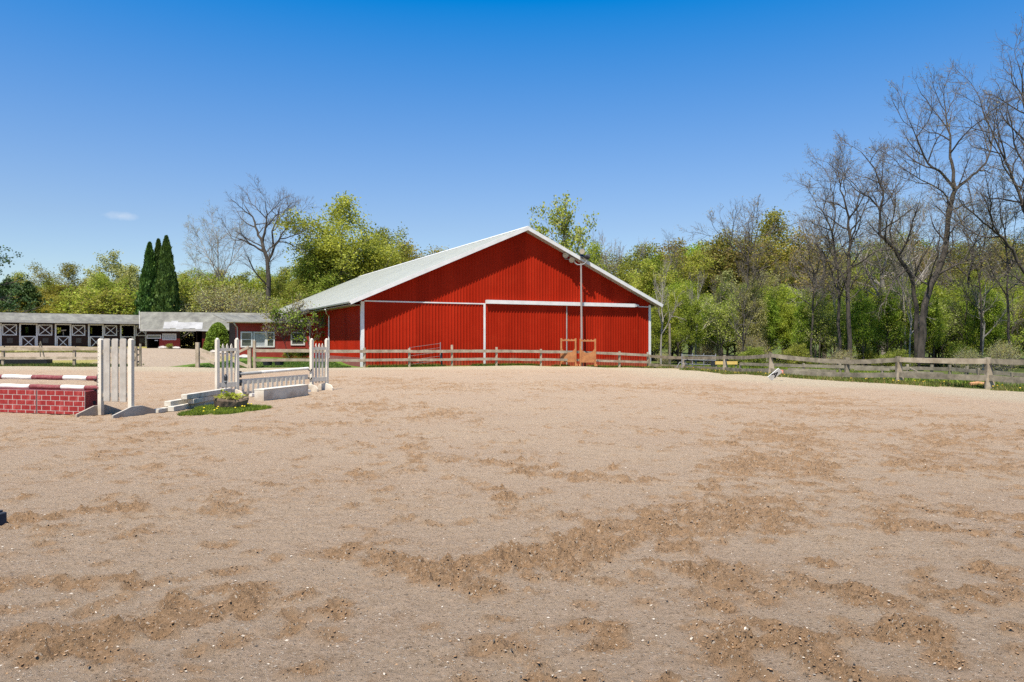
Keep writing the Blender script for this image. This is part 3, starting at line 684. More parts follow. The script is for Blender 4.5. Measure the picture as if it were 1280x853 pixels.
def pan(q):
    for i in range(6):
        xa = fx(205)+.62*i; ya = -.55 + .18*math.sin(i*2.1); yb = ya + 2.0 + .2*math.sin(i*1.3)
        zf = lambda yy: 1.98 + (yy+.7)*sk + .03 + .008*(i % 2)
        q.add([(xa,ya,zf(ya)),(xa+.68,ya,zf(ya)),(xa+.68-.25,yb,zf(yb)),(xa-.25,yb,zf(yb))], [(0,1,2,3)])
part(pan, 'roof_panels', 'pale_panel', mb_)
part(lambda q: q.box(fx(184)-.5, fx(283), -.8, -.705, 1.80, 2.0), 'fascia', 'gutter_grey', mb_)
rx = fx(262)
part(lambda q: (q.tube([(rx-1.2,-.84,1.86),(rx+.6,-.84,1.80)], .06, 6), q.tube([(rx-.2,-.84,1.8),(rx,-.5,1.5),(rx+.2,-.06,1.3),(rx+.2,-.06,0)], .05, 6)), 'downspout', 'steel', mb_)
def win2(x0, x1, z0, z1, name='window', glass='glass_dark', lattice=False):
    q = MB(); q.box(x0,x1,-.06,-.004,z0,z0+.07); q.box(x0,x1,-.06,-.004,z1-.07,z1); q.box(x0,x0+.07,-.06,-.004,z0+.07,z1-.07); q.box(x1-.07,x1,-.06,-.004,z0+.07,z1-.07)
    if lattice:
        k = x0+.2
        while k < x1-.25:
            q.beam((k,-.05,z0+.07),(k+.12,-.05,z1-.07), .02, .03); k += .17
    a = q.build(name, 'white_trim', mb_); part(lambda q: q.box(x0+.07,x1-.07,-.03,-.01,z0+.07,z1-.07), 'pane', glass, a)
win2(fx(183.5), fx(201.5), 1.05, 1.44)
win2(fx(203), fx(220.5), .9, 1.56, glass='glass_pale', lattice=True)
part(lambda q: q.box(fx(193.5), fx(197.5), -.05, -.002, .82, .9), 'sign_plate', 'white_trim', mb_)

# ================================================================ STABLE ROW
s0 = Vector((-48.1, 74.0)); sd = Vector((.8, .6)); ang3 = math.atan2(sd.y, sd.x)
st = empty('stable_row', (s0.x, s0.y, 1.15), ang3, 'long dark brown stable row with white cross braced stall doors', 'stable')
sx = lambda px: (((px-640)/F*s0.y) - s0.x) / (sd.x - sd.y*(px-640)/F)
X_end = sx(183); X_beg = -12.5
units = []          # (x0, x1) of each doorway
for a_, b_ in ((24.5,46.5),(69,88.5),(110.5,129),(150.5,168.5)): units.append((sx(a_), sx(b_)))
pit = (units[3][0]-units[0][0])/3
units = [(units[0][0]-3*pit, units[0][1]-3*pit), (units[0][0]-2*pit, units[0][1]-2*pit), (units[0][0]-pit, units[0][1]-pit)] + units
hl = [(a_+.1, b_-.1, -.4, 2.18) for a_, b_ in units]
part(lambda q: wall_with_holes(q, X_beg, X_end, 0, .12, -.4, 2.62, hl), 'front_wall', 'stain_shade_board', st)
bh = [(a_+.25+.5*(i % 2), b_-.45, 1.35, 2.0) for i, (a_, b_) in enumerate(units)]
part(lambda q: wall_with_holes(q, X_beg, X_end, 4.2, 4.32, -.4, 2.62, [(a_, b_, c_, d_) for a_, b_, c_, d_ in bh]), 'back_wall', 'stain_shade_board', st)
for i in range(len(units)+1):
    xx = X_beg if i == 0 else (X_end-.12 if i == len(units) else units[i][0]-.55)
    part(lambda q: q.box(xx, xx+.1, .122, 4.19, -.4, 2.6), 'partition', 'interior_dark', st)
def srf(q):
    q.prism([(0,-.8,2.56),(0,2.6,3.42),(0,5.0,2.7),(0,5.0,2.62),(0,2.6,3.34),(0,-.8,2.46)], (X_beg-.5,0,0), (X_end+.25,0,0))
part(srf, 'roof', 'old_roof', st)
part(lambda q: q.box(X_beg-.5, X_end+.27, -.85, -.8, 2.36, 2.6), 'fascia', 'gutter_grey', st)
part(lambda q: q.box(X_end-.14, X_end+.02, -.14, -.003, -.4, 2.4), 'corner_post', 'white_trim', st)
def xframe(q, x0, x1, z0, z1, y, f=.085):
    q.box(x0,x1,y-.03,y,z0,z0+f); q.box(x0,x1,y-.03,y,z1-f,z1); q.box(x0,x0+f,y-.03,y,z0+f,z1-f); q.box(x1-f,x1,y-.03,y,z0+f,z1-f)
    q.beam((x0+f,y-.012,z0+f),(x1-f,y-.012,z1-f), .02, .07, up=(0,-1,0)) if False else None
    for za, zb in ((z0+f, z1-f), (z1-f, z0+f)):
        dx = x1-x0-2*f; dz = zb-za; L_ = math.hypot(dx, dz); nx, nz = -dz/L_*.035, dx/L_*.035
        yy = y-.026 if za < zb else y-.020
        q.prism([(x0+f+nx,yy,za+nz),(x0+f-nx,yy,za-nz),(x1-f-nx,yy,zb-nz),(x1-f+nx,yy,zb+nz)], (0,0,0), (0,.014,0))
for i, (a_, b_) in enumerate(units):
    part(lambda q: (q.box(a_-.04,a_+.1,-.08,-.004,-.3,2.3), q.box(b_-.1,b_+.04,-.08,-.004,-.3,2.3), q.box(a_+.1,b_-.1,-.08,-.004,2.18,2.3)), 'door_frame', 'white_trim', st)
    q = MB(); q.box(a_+.12, b_-.12, -.03, .0, -.2, 1.05); dr = q.build('half_door', 'stain_shade_board', st)
    part(lambda q: xframe(q, a_+.12, b_-.12, -.2, 1.05, -.034), 'cross_brace', 'white_trim', dr)
    q = MB(); q.box(b_+.08, b_+1.28, -.07, -.03, 1.1, 2.2); shd = q.build('open_shutter', 'stain_shade_board', st)
    part(lambda q: xframe(q, b_+.08, b_+1.28, 1.1, 2.2, -.073), 'cross_brace', 'white_trim', shd)
    part(lambda q: (q.box(a_-.42,a_-.2,-.12,-.004,1.55,1.64), q.tube([(a_-.31,-.13,1.54),(a_-.31,-.13,1.66)], .06, 8)), 'wall_lamp', 'lamp_cream', st)
    part(lambda q: q.box(b_+.45,b_+.95,-.035,-.003,.35,.85), 'feed_hatch', 'hatch_grey', st)
    if i == 4:
        part(lambda q: q.tube([(a_+.75,.4,.95),(a_+.75,.4,1.5)], .05, 6) and q.beam((a_+.55,.4,1.62),(a_+1.0,.4,1.66), .1, .12), 'tack_hook', 'dry_post' if 'dry_post' in MATS else 'lamp_cream', st)

# ================================================================ FENCES
rnd = random.Random(11)
def wood_rail(a, b, ht, th, parent, mat, name='rail', sag=.0):
    """a sawn rail with slight warp, butted at posts"""
    a = Vector(a); b = Vector(b); q = MB(); n_ = 5
    pts = []
    for i in range(n_+1):
        f = i/n_; p = a.lerp(b, f); p.z += -sag*4*f*(1-f) + rnd.uniform(-.008,.008)*(0 < i < n_); pts.append(p)
    d = (b-a).normalized(); r = d.cross(Vector((0,0,1))).normalized()
    vs = []
    for p in pts:
        hh = ht/2 + rnd.uniform(-.006,.006)
        for sx_, sz_ in ((-1,-1),(1,-1),(1,1),(-1,1)): vs.append(p + r*sx_*th/2 + Vector((0,0,sz_*hh)))
    fs = [(0,3,2,1), tuple(n_*4+k for k in (0,1,2,3))] + [(i*4+k, i*4+(k+1)%4, (i+1)*4+(k+1)%4, (i+1)*4+k) for i in range(n_) for k in range(4)]
    q.add(vs, fs); return q.build(name, mat, parent)
def post(x_, y_, zb, zt, wd, parent, mat, tilt=(0,0), name='post', round_=False):
    q = MB()
    if round_: q.tube([(x_,y_,zb),(x_+tilt[0]*.5,y_+tilt[1]*.5,(zb+zt)/2),(x_+tilt[0],y_+tilt[1],zt)], [wd*.52,wd*.5,wd*.46], 9)
    else: q.beam((x_,y_,zb),(x_+tilt[0],y_+tilt[1],zt), wd, wd, up=(0,1,0)); 
    return q.build(name, mat, parent, bevel=.006)
def offs(p, a, b, k):            # shift towards the camera side of the fence line
    d = Vector((b[0]-a[0], b[1]-a[1])).normalized(); nrm = Vector((d.y, -d.x)); return (p[0]+nrm.x*k, p[1]+nrm.y*k)
# --- left paddock fence
fl_ = empty('rail_fence', (-32, 46, zg(-32,46)), 0, 'weathered rail fence in front of the stable row, left of the driveway gap', 'fence')
def rel(o, p): return Vector(p) - Vector(o.location)
LP = [PX(px, 427, Yd) for px, Yd in ((-170,46.2),(-85,46.1),(4,46),(93,46),(170,45.6))]
for i, p in enumerate(LP):
    zb = zg(p.x, p.y); c_ = rel(fl_, (p.x, p.y, zb))
    post(c_.x, c_.y, c_.z-.3, c_.z+1.24, .15, fl_, 'rail_wood', tilt=(rnd.uniform(-.02,.02), 0))
    if i:
        a_ = LP[i-1]; za = zg(a_.x, a_.y)
        for hz, hh in ((1.08,.2),(.52,.15)):
            wood_rail(rel(fl_,(a_.x,a_.y-.11,za+hz+rnd.uniform(-.02,.02))), rel(fl_,(p.x,p.y-.11,zb+hz+rnd.uniform(-.02,.02))), hh, .05, fl_, 'rail_wood')
p = PX(175.5, 427, 45.8); c_ = rel(fl_, (p.x,p.y,zg(p.x,p.y))); post(c_.x, c_.y, c_.z-.3, c_.z+1.4, .15, fl_, 'rail_grey', round_=True)
for hz in (1.05,.72,.3):
    a_ = rel(fl_, (LP[4].x,LP[4].y,zg(LP[4].x,LP[4].y)+hz)); wood_rail(a_, (c_.x,c_.y,c_.z+hz), .1, .04, fl_, 'rail_grey')
# leaning sticks behind it
ls = empty('leaning_sticks', PX(54, 447, 47.2), 0, 'two thin grey sticks propped against the left rail fence', 'sticks')
part(lambda q: (q.tube([(.1,.0,-.15),(-.08,-.15,1.0)], .035, 6), q.tube([(-.16,.0,-.15),(-.14,-.15,.9)], .025, 6)), 'stick', 'rail_grey', ls)
# --- feed trough under it
tr = empty('feed_trough', (-31.6, 47.4, zg(-31.6,47.4)), R(3), 'long low dark trough with a pale plank on top, behind the left rail fence', 'trough')
def trg(q):
    q.prism([(-2.6,-.28,0),(2.0,-.28,0),(2.05,-.34,.36),(-2.65,-.34,.36)], (0,0,0), (0,.05,0)); q.prism([(-2.6,.28,0),(2.0,.28,0),(2.05,.34,.36),(-2.65,.34,.36)], (0,0,0), (0,.05,0))
    q.box(-2.6,2.0,-.23,.28,.02,.06); q.box(2.0,2.06,-.32,.36,0,.38); q.box(-2.68,-2.62,-.32,.36,0,.38)
part(trg, 'trough_body', 'black_plastic', tr)
part(lambda q: q.beam((-2.8,-.1,.42),(1.75,-.12,.45), .42, .07), 'plank', 'rail_wood', tr)
# --- centre fence (driveway to barn corner to the right corner)
fc = empty('rail_fence', (-9, 47, 0), 0, 'pale rail fence running along the red barn front from the driveway gap', 'fence')
def bl(px):     # point on the line one metre before the barn front
    r_ = (px-640)/F; P0 = B0 - D_*1.0
    t = (r_*P0.y - P0.x)/(W_.x - W_.y*r_); q_ = P0 + W_*t; return (q_.x, q_.y)
CP = [((318.5-640)/F*44.3, 44.3, 1.62), ((390-640)/F*45.6, 45.6, 1.2), (*bl(455.5), 1.25), (*bl(511.7), 1.2), (*bl(565), 1.42), (*bl(620.5), 1.28), (*bl(676), 1.2), (*bl(726), 1.2), (*bl(774), 1.2), (*bl(810), 1.25)]
for i, (X_, Y_, hp) in enumerate(CP):
    zb = zg(X_, Y_); c_ = rel(fc, (X_, Y_, zb))
    post(c_.x, c_.y, c_.z-.3, c_.z+hp, .15, fc, 'rail_wood', tilt=(rnd.uniform(-.02,.02), 0))
    if i:
        Xa, Ya, _ = CP[i-1]; za = zg(Xa, Ya)
        o1 = offs((Xa,Ya),(Xa,Ya),(X_,Y_),.11); o2 = offs((X_,Y_),(Xa,Ya),(X_,Y_),.11)
        for hz, hh in ((1.02,.19),(.46,.17)):
            wood_rail(rel(fc,(o1[0],o1[1],za+hz+rnd.uniform(-.02,.02))), rel(fc,(o2[0],o2[1],zb+hz+rnd.uniform(-.02,.02))), hh, .05, fc, 'rail_wood')
# --- the short sagging stretch between driveway and centre fence
fs_ = empty('sagging_fence', (-17, 44.4, .1), 0, 'short sagging rail fence between two tall posts beside the driveway', 'fence')
A_ = PX(247, 427, 44.5); B_ = PX(312, 427, 44.3)
for p, hp in ((A_, 1.5), (B_, 1.15)):
    zb = zg(p.x, p.y); c_ = rel(fs_, (p.x,p.y,zb)); post(c_.x, c_.y, c_.z-.3, c_.z+hp, .2, fs_, 'rail_wood')
for pa, pb in (((250,437.5),(276,447.5)), ((290,445),(311,434.5)), ((290,451),(311,459)), ((250,447),(268,455))):
    wood_rail(rel(fs_, PX(*pa, 44.35)), rel(fs_, PX(*pb, 44.2)), .17, .06, fs_, 'rail_wood')
# --- right fence
fr_ = empty('rail_fence', (16, 35, 0), 0, 'grey weathered rail fence curving from the barn corner along the wood on the right', 'fence')
RP = [(812,56.5,446,456.7,None),(854.5,51,448,459.6,461.5),(906,44.5,447.6,462,466),(963.5,38,445,463.5,470.5),(1059.5,34.5,453,469.2,476.5),(1123.6,32,450.3,469,480),(1236,28.5,452,473,487.5),(1345,25.6,455,479,494)]
for i, (px, Y_, zt, zl, _) in enumerate(RP):
    p = PX(px, 427, Y_); zb = zg(p.x, p.y); pt = PX(px, zt, Y_).z
    wd = .17 if px > 1000 else .14
    c_ = rel(fr_, (p.x, p.y, zb))
    post(c_.x, c_.y+.06, c_.z-.3, rel(fr_, (0,0,pt)).z + (.19 if px in (1059.5,) else .14), wd, fr_, 'rail_grey')
    if px not in (812, 1059.5):       # tapered kicker against the post
        q = MB(); z0_ = c_.z-.1; z1_ = rel(fr_, (0,0,pt)).z-.1
        q.prism([(c_.x-.17,c_.y-.03,z0_),(c_.x+.22,c_.y-.03,z0_),(c_.x+.07,c_.y-.03,z1_),(c_.x-.07,c_.y-.03,z1_)], (0,-.001,0), (0,-.05,0)); q.build('brace', 'rail_wood', fr_)
    if i:
        px0, Y0, zt0, zl0, _ = RP[i-1]
        for za_, zb_, hh, nm in ((zt0, zt, .2, 'rail'), (zl0, zl, .22, 'rail')):
            a_ = PX(px0, za_, Y0); b_ = PX(px, zb_, Y_)
            for v_ in (a_, b_): v_.y -= .12 if nm == 'rail' else 0
            wood_rail(rel(fr_, a_), rel(fr_, b_), hh, .05, fr_, 'rail_wood' if px in (1236,) and hh == .2 else 'rail_grey', sag=.05 if i in (3,4) else .02)
# --- old low fence behind it
fo = empty('old_fence', (20, 36, -.5), 0, 'low broken silver grey fence behind the right rail fence, under the trees', 'fence')
OP = [(925,46,455.5),(1004,42,458),(1050.6,40.5,459),(1103,39,460.5),(1135,38,461),(1164,37,461.5),(1188,36.2,462),(1208,35.2,464),(1224,34.5,465.5),(1266,33,468.5),(1330,31,473)]
for i, (px, Y_, yt) in enumerate(OP):
    p = PX(px, yt, Y_); zb = zg(p.x, p.y); c_ = rel(fo, p)
    post(c_.x, c_.y, rel(fo,(0,0,zb)).z-.4, c_.z+rnd.uniform(.03,.22), .11, fo, 'rail_grey', tilt=(rnd.uniform(-.04,.04), 0))
    if i:
        a_ = PX(OP[i-1][0], OP[i-1][2], OP[i-1][1]); a_.y -= .09; b_ = p.copy(); b_.y -= .09
        wood_rail(rel(fo, a_), rel(fo, b_), .17, .06, fo, 'rail_grey')
        a_.z -= .42; b_.z -= .42; wood_rail(rel(fo, a_), rel(fo, b_), .13, .05, fo, 'rail_grey')
part(lambda q: q.beam(rel(fo, PX(1137,460.5,37.8)), rel(fo, PX(1152,468,37)), .06, .06), 'fallen_stick', 'rail_grey', fo)

ob = [(1068,37.5,461.5,1112,36.5,462.5),(1125,36,466,1180,34.5,468.5),(985,40,462.5,1045,38.5,465),(1085,37,470,1130,35.5,471.5),(1185,34,471,1240,32.5,474.5)]
for a_ in ob: wood_rail(rel(fo, PX(a_[0],a_[2],a_[1])), rel(fo, PX(a_[3],a_[5],a_[4])), .15, .05, fo, 'rail_grey', name='loose_board')
# --- tubular gate leaning behind the centre fence
ga = PX(513, 447, 49.6); gb = PX(551, 447, 49.7)
gt = empty('metal_gate', (ga.x, ga.y-.35, zg(ga.x, ga.y)), 0, 'grey tubular metal gate tilted against the red barn wall', 'gate')
gw = (gb.x-ga.x)
for k in range(5):
    z0_ = .12 + .28*k; part(lambda q: q.tube([(0,.0,z0_),(gw,.15,z0_+.28)], .015, 6), 'bar', 'gate_metal', gt)
part(lambda q: q.tube([(0,0,.08),(0,0,1.28)], .028, 6), 'upright', 'steel', gt)
part(lambda q: q.tube([(gw,.15,.3),(gw,.15,1.6)], .03, 6), 'upright', 'steel', gt)
part(lambda q: q.box(gw+.03, gw+.14, .1, .2, .0, 1.0), 'latch_post', 'black_plastic', gt)

# ================================================================ LIGHT MAST
pm = PX(727, 427, 54.6); zb = zg(pm.x, pm.y)
ms = empty('floodlight_mast', (pm.x, pm.y, zb), 0, 'tall metal pole with a curved bracket of floodlights in front of the red barn', 'light mast')
top = PX(726.5, 330, 54.6).z - zb
part(lambda q: q.tube([(0,0,-.3),(0,0,2.6),(-.02,0,5),(-.04,0,top)], [.09,.08,.07,.06], 12), 'pole', 'pole_metal', ms)
part(lambda q: q.tube([(-.55,0,top+.22),(-.48,0,top+.02),(-.3,0,top-.1),(-.04,0,top-.1),(.2,0,top-.03),(.34,0,top+.1),(.4,0,top+.3)], .045, 8), 'bracket', 'steel', ms)
part(lambda q: (q.tube([(-1.25,-.1,top+.33),(-.75,-.06,top+.27),(-.55,0,top+.2)], .035, 8), q.tube([(.4,0,top+.28),(.1,-.05,top+.45),(-.05,-.05,top+.5)], .035, 8)), 'bracket', 'steel', ms)
def flood(c, aim, mt, mat='steel'):
    q = MB(); c = Vector(c); aim = Vector(aim).normalized()
    q.tube([c - aim*.22, c - aim*.1, c + aim*.04, c + aim*.17, c + aim*.19], [.06,.12,.16,.215,.22], 14, cap=True)
    o = q.build('floodlight', mat, ms)
    part(lambda q: q.tube([c + aim*.191, c + aim*.2], .19, 14), 'lens', mt, o)
flood((-1.15,-.15,top+.62), (-.3,-1,-.35), 'lamp_cream'); flood((-.72,-.1,top+.30), (-.1,-1,-.5), 'lamp_cream')
flood((.0,-.05,top+.86), (.1,-1,-.1), 'lamp_cream'); flood((.34,.0,top+.5), (.9,.4,-.1), 'glass_dark', 'black_plastic'); flood((.05,.15,top+.5), (-.2,1,.1), 'glass_dark', 'black_plastic')

# ================================================================ BROWN JUMP STANDARDS
def brown_std(px0, px1, Y_, label):
    a = PX(px0, 427, Y_); b = PX(px1, 427, Y_); zb = zg((a.x+b.x)/2, Y_); wd = b.x-a.x
    t_ = empty('jump_standard', ((a.x+b.x)/2, Y_, zb+.02), 0, label, 'jump standard', 'brown wooden jump standards in front of the barn door')
    h_ = wd/2; H_ = 2.0
    for sg in (-1, 1):
        part(lambda q: q.box(sg*h_-.06, sg*h_+.06, -.06, .06, 0, H_), 'post', 'brown_wood', t_, .006)
        part(lambda q: q.prism([(sg*h_,-.42,0),(sg*h_,.42,0),(sg*h_,.42,.05),(sg*h_,.1,.16),(sg*h_,-.1,.16),(sg*h_,-.42,.05)], (-.11 if sg < 0 else .062,0,0), (-.062 if sg < 0 else .11,0,0)), 'foot', 'brown_wood', t_)
    n_ = 12; up = []
    for k in range(n_+1):
        u = -1 + 2*k/n_; up.append((u*(h_-.06), 0, .98 + .28*(abs(u)**3)))
    part(lambda q: q.prism([(-h_+.06,0,.28),(h_-.06,0,.28)] + up[::-1], (0,-.045,0), (0,.0,0)), 'solid_panel', 'brown_wood', t_)
    tp = []; k = 0
    m_ = 20
    for k in range(m_+1):
        u = k/m_; tp.append((-h_+.06+u*(wd-.12), 0, H_-.03 - .07*abs(math.sin(u*math.pi*4))))
    part(lambda q: q.prism([(-h_+.06,0,H_-.2),(h_-.06,0,H_-.2)] + tp[::-1], (0,-.04,0), (0,.0,0)), 'scalloped_rail', 'brown_wood', t_)
brown_std(701.5, 719.5, 53.6, 'brown wooden jump standard left of the floodlight pole')
brown_std(725.5, 744, 53.9, 'brown wooden jump standard right behind the floodlight pole base')

# ================================================================ LEFT JUMP: brick wall box, striped poles, wing
U = Vector((.964,-.265,0)); ju = math.atan2(U.y, U.x)
def brick_box(x0, length, label):
    """local: x along the wall to its right end, y back"""
    o = empty('brick_wall_jump', (-9.76+U.x*x0, 17.0+U.y*x0, zg(-9.76,17)), ju, label, 'jump wall')
    hb, dp = .555, .46
    def body(q):
        q.box(-length, 0, .012, dp-.0, .0, hb-.01)
    bd = part(body, 'box', 'box_red', o, .004)
    part(lambda q: q.box(-length, -.0, 0, .011, .015, hb), 'mortar_face', 'mortar_pale', o)
    q = MB(); rows = 5; rh = (hb-.03)/4.45; zz = .03 - rh*.45
    bl_ = .262
    for r_ in range(rows):
        za = max(zz, .018); zb_ = zz + rh - .018
        xx = -length - (.13 if r_ % 2 else 0)
        while xx < -.01:
            xa = max(xx + .012, -length+.01); xb = min(xx + bl_ - .012, -.01)
            if xb - xa > .02: q.box(xa, xb, -.004, -.0005, za, zb_, 0)
            xx += bl_
        zz += rh
    q.build('bricks', 'brick_red', o)
    return o
b1 = brick_box(0, 1.37, 'painted red brick pattern box forming the right half of the jump wall')
part(lambda q: q.tube([(.001,.27,.27),(.004,.27,.27)], .045, 16), 'round_hole', 'cloth_black', b1)
b2 = brick_box(-1.40, 1.62, 'painted red brick pattern box at the left edge, left half of the jump wall')
def stripe_pole(x1, ly, lz, length, offs_, label, grp='striped jump poles', tilt=0):
    o = empty('jump_pole', (-9.76+U.x*0-U.y*0, 17.0, zg(-9.76,17)), ju, label, 'jump pole')
    segs_ = [(x1, .42, 1), (x1-.42, .68, 0), (x1-1.10, .93, 1), (x1-2.03, .9, 0), (x1-2.93, .7, 1)]
    for xa, ln_, red in segs_:
        r_ = .056
        q = MB(); k = 6
        pts = [(xa - ln_*i/k, ly+offs_*(xa-ln_*i/k-x1), lz + .004*math.sin(7*(xa - ln_*i/k)) + tilt*(xa - ln_*i/k - x1)) for i in range(k+1)]
        q.tube(pts, [r_*(1+rnd.uniform(-.015,.015)) for _ in pts], 14)
        s_ = q.build('red_band' if red else 'white_band', 'maroon' if red else 'pole_white', o, smooth=False)
        for pl in s_.data.polygons: pl.use_smooth = len(pl.vertices) == 4
    return o
stripe_pole(.20, .30, .835, 3.6, 0, 'upper maroon and white striped pole of the brick wall jump')
stripe_pole(.24, .20, .618, 3.6, 0, 'lower maroon and white striped pole resting on the brick wall boxes')
P1 = Vector((-9.46, 17.12, 0)); zj = zg(-9.4, 17)
wgx = empty('jump_wing', (P1.x, P1.y, zj), ju, 'white wing standard with three broad slats beside the red brick jump wall', 'jump wing')
def pst(q, x_, w_=.095, h_=1.755, y_=0):
    q.box(x_-w_/2, x_+w_/2, y_-w_/2, y_+w_/2, 0, h_-.03); a = w_/2; c = a-.02; z0_ = h_-.03
    q.add([(x_-a,y_-a,z0_),(x_+a,y_-a,z0_),(x_+a,y_+a,z0_),(x_-a,y_+a,z0_),(x_-c,y_-c,h_),(x_+c,y_-c,h_),(x_+c,y_+c,h_),(x_-c,y_+c,h_)], [(4,5,6,7),(0,1,5,4),(1,2,6,5),(2,3,7,6),(3,0,4,7)])
def pin_holes(parent, x_, face, n_=14, z0_=.5, dz=.085, yy=0.0):
    part(lambda q: [q.tube([(x_-.015, -.0475-.001, z0_+dz*k),(x_-.015, -.0475-.003, z0_+dz*k)], .008, 8) for k in range(n_)], 'pin_holes', 'cloth_black', parent)
pp = part(lambda q: pst(q, 0), 'post', 'paint_white', wgx, .004); pin_holes(wgx, -.01, 0)
part(lambda q: pst(q, .84), 'post', 'paint_white', wgx, .004)
for k in range(3):
    x0_ = .098 + k*.226
    part(lambda q: q.prism([(x0_,-.03,.315),(x0_+.172,-.03,.315),(x0_+.172,-.03,1.72),(x0_+.15,-.03,1.755),(x0_+.025,-.03,1.755),(x0_,-.03,1.72)], (0,0,0), (0,.028,0)), 'slat', 'paint_dirty', wgx, .004)
for z0_ in (.42, 1.42): part(lambda q: q.box(.049, .791, .0, .035, z0_, z0_+.09), 'cross_rail', 'paint_dirty', wgx)
def foot(parent, x_, ya, yb, h_=.2, th=.045, side=1, mat='paint_dirty'):
    part(lambda q: q.prism([(x_,ya,0),(x_,yb,0),(x_,yb,.05),(x_,(ya+yb)/2+.16,h_),(x_,(ya+yb)/2-.16,h_),(x_,ya,.07)], (0,0,0), (side*th,0,0)), 'foot', mat, parent, .004)
foot(wgx, -.048, -.62, .68, .22, side=-1); foot(wgx, .89, -.62, .78, .22)
foot(wgx, .793, -.2, .55, .18, side=-1)
def cup(parent, x_, z_, y_=0, name='jump_cup'):
    def f(q):
        q.box(x_-.07, x_+.0, y_-.045, y_-.035, z_-.07, z_+.07) if False else None
        n_ = 8; prof = []
        for k in range(n_+1):
            a = math.pi + math.pi*k/n_; prof.append((math.cos(a)*.062, math.sin(a)*.062))
        for k in range(n_):
            (u0,w0),(u1,w1) = prof[k], prof[k+1]
            q.prism([(x_-.10,y_+u0,z_+w0),(x_-.10,y_+u1,z_+w1),(x_-.10,y_+u1*1.12,z_+w1*1.12),(x_-.10,y_+u0*1.12,z_+w0*1.12)], (0,0,0), (.06,0,0))
        q.box(x_-.04, x_-.0, y_-.03, y_+.03, z_-.1, z_+.1)
    return part(f, name, 'black_plastic', parent)
cup(wgx, -.048, .83); cup(wgx, -.048, .61)

# dark block added in place of a shadow at the left edge
rb = PX(-9, 664, 6.67)
bo = empty('shadow_block', (rb.x-.2, rb.y+.02, zs(rb.x, rb.y)-.0), R(-8), 'dark block standing in for a shadow on the sand at the left edge', 'block')
part(lambda q: q.box(-.35, .155, -.02, .22, -.06, .115), 'block_body', 'shadow_block', bo, .012)
part(lambda q: q.box(-.35, .13, .0, .2, .1151, .135), 'top_layer', 'shadow_block', bo, .006)

# ================================================================ PILE OF WHITE PLANKS
def plank(ax, ay, bx, by, zc, wd, ht, label, mat='paint_white', tilt=0):
    mat = 'beam_paint'
    za = zg(ax, ay)
    q = MB(); L_ = math.hypot(bx-ax, by-ay)
    q.beam((0,-L_/2,0),(0,L_/2,0), wd, ht)
    q.beam((0,-L_/2-.02,0),(0,-L_/2-.001,0), wd*.96, ht*.94)
    o = q.build('white_beam', mat, None, .006)
    o.location = ((ax+bx)/2, (ay+by)/2, za+zc); o.rotation_euler = (tilt, 0, math.atan2(by-ay, bx-ax)-math.pi/2)
    return tag(o, label, 'beam')
plank(-8.38,17.5,-8.30,20.9, .05, .16, .09, 'lowest white wooden beam in the stack beside the brick jump', 'paint_dirty')
plank(-8.20,17.9,-8.10,20.8, .065, .16, .12, 'chipped white beam lying right of the lowest one in the stack', 'paint_white')
plank(-8.35,18.05,-8.22,21.0, .175, .17, .13, 'white beam in the middle layer of the stack behind the planter', 'paint_white')
plank(-8.02,18.6,-8.10,21.2, .19, .15, .12, 'shorter white beam right of the middle one in the stack', 'paint_dirty')
plank(-8.08,18.35,-7.98,21.0, .32, .16, .12, 'topmost white beam of the stack behind the planter', 'paint_white')

# ================================================================ MIDDLE JUMP
r2 = Vector((.505,.863,0)); a2 = math.atan2(r2.y, r2.x)
LJ = Vector((-8.30, 22.45, 0)); RJ = Vector((-6.73, 25.0, 0))
def picket_wing(P, sg, label):
    """P: jump-side post; the wing runs away from the jump along sg*r2"""
    o = empty('jump_wing', (P.x, P.y, zg(P.x, P.y)), a2, label, 'jump wing')
    part(lambda q: q.prism([(-.05,-.05,0),(.05,-.05,0),(.05,.05,0),(-.05,.05,0)], (0,0,0), (0,0,1.74)) and q.tube([(0,0,1.74),(0,0,1.77),(0,0,1.79)], [.05,.045,.02], 10), 'post', 'paint_white', o, .005)
    part(lambda q: q.prism([(sg*.7-.05,-.05,0),(sg*.7+.05,-.05,0),(sg*.7+.05,.05,0),(sg*.7-.05,.05,0)], (0,0,0), (0,0,1.74)) and q.tube([(sg*.7,0,1.74),(sg*.7,0,1.77),(sg*.7,0,1.79)], [.05,.045,.02], 10), 'post', 'paint_white', o, .005)
    x0_, x1_ = sorted((sg*.051, sg*.649))
    for z0_, hh in ((1.40,.09),(.33,.14)): part(lambda q: q.box(x0_, x1_, -.045, -.01, z0_, z0_+hh), 'cross_rail', 'paint_white', o)
    for k in range(3):
        xc = x0_ + (x1_-x0_)*(k+1)/4
        part(lambda q: q.prism([(xc-.035,-.009,.28),(xc+.035,-.009,.28),(xc+.035,-.009,1.54),(xc,-.009,1.62),(xc-.035,-.009,1.54)], (0,0,0), (0,.022,0)), 'picket', 'paint_white', o)
    for xx in (0, sg*.7):
        part(lambda q: q.prism([(xx-.1,-.36,0),(xx-.1,.36,0),(xx-.1,.36,.1),(xx-.1,.28,.2),(xx-.1,.07,.25),(xx-.1,-.07,.25),(xx-.1,-.28,.2),(xx-.1,-.36,.1)], (0,0,0), (.048,0,0)), 'foot', 'paint_white', o, .006)
    return o
wA = picket_wing(LJ, -1, 'white picket wing standard at the near end of the low gate jump')
wB = picket_wing(RJ, 1, 'white picket wing standard at the far end of the low gate jump')
cup(wA, .15, .69); cup(wA, .15, .44); cup(wB, -.0, .76); cup(wB, -.0, .48)
jl = (RJ-LJ).length
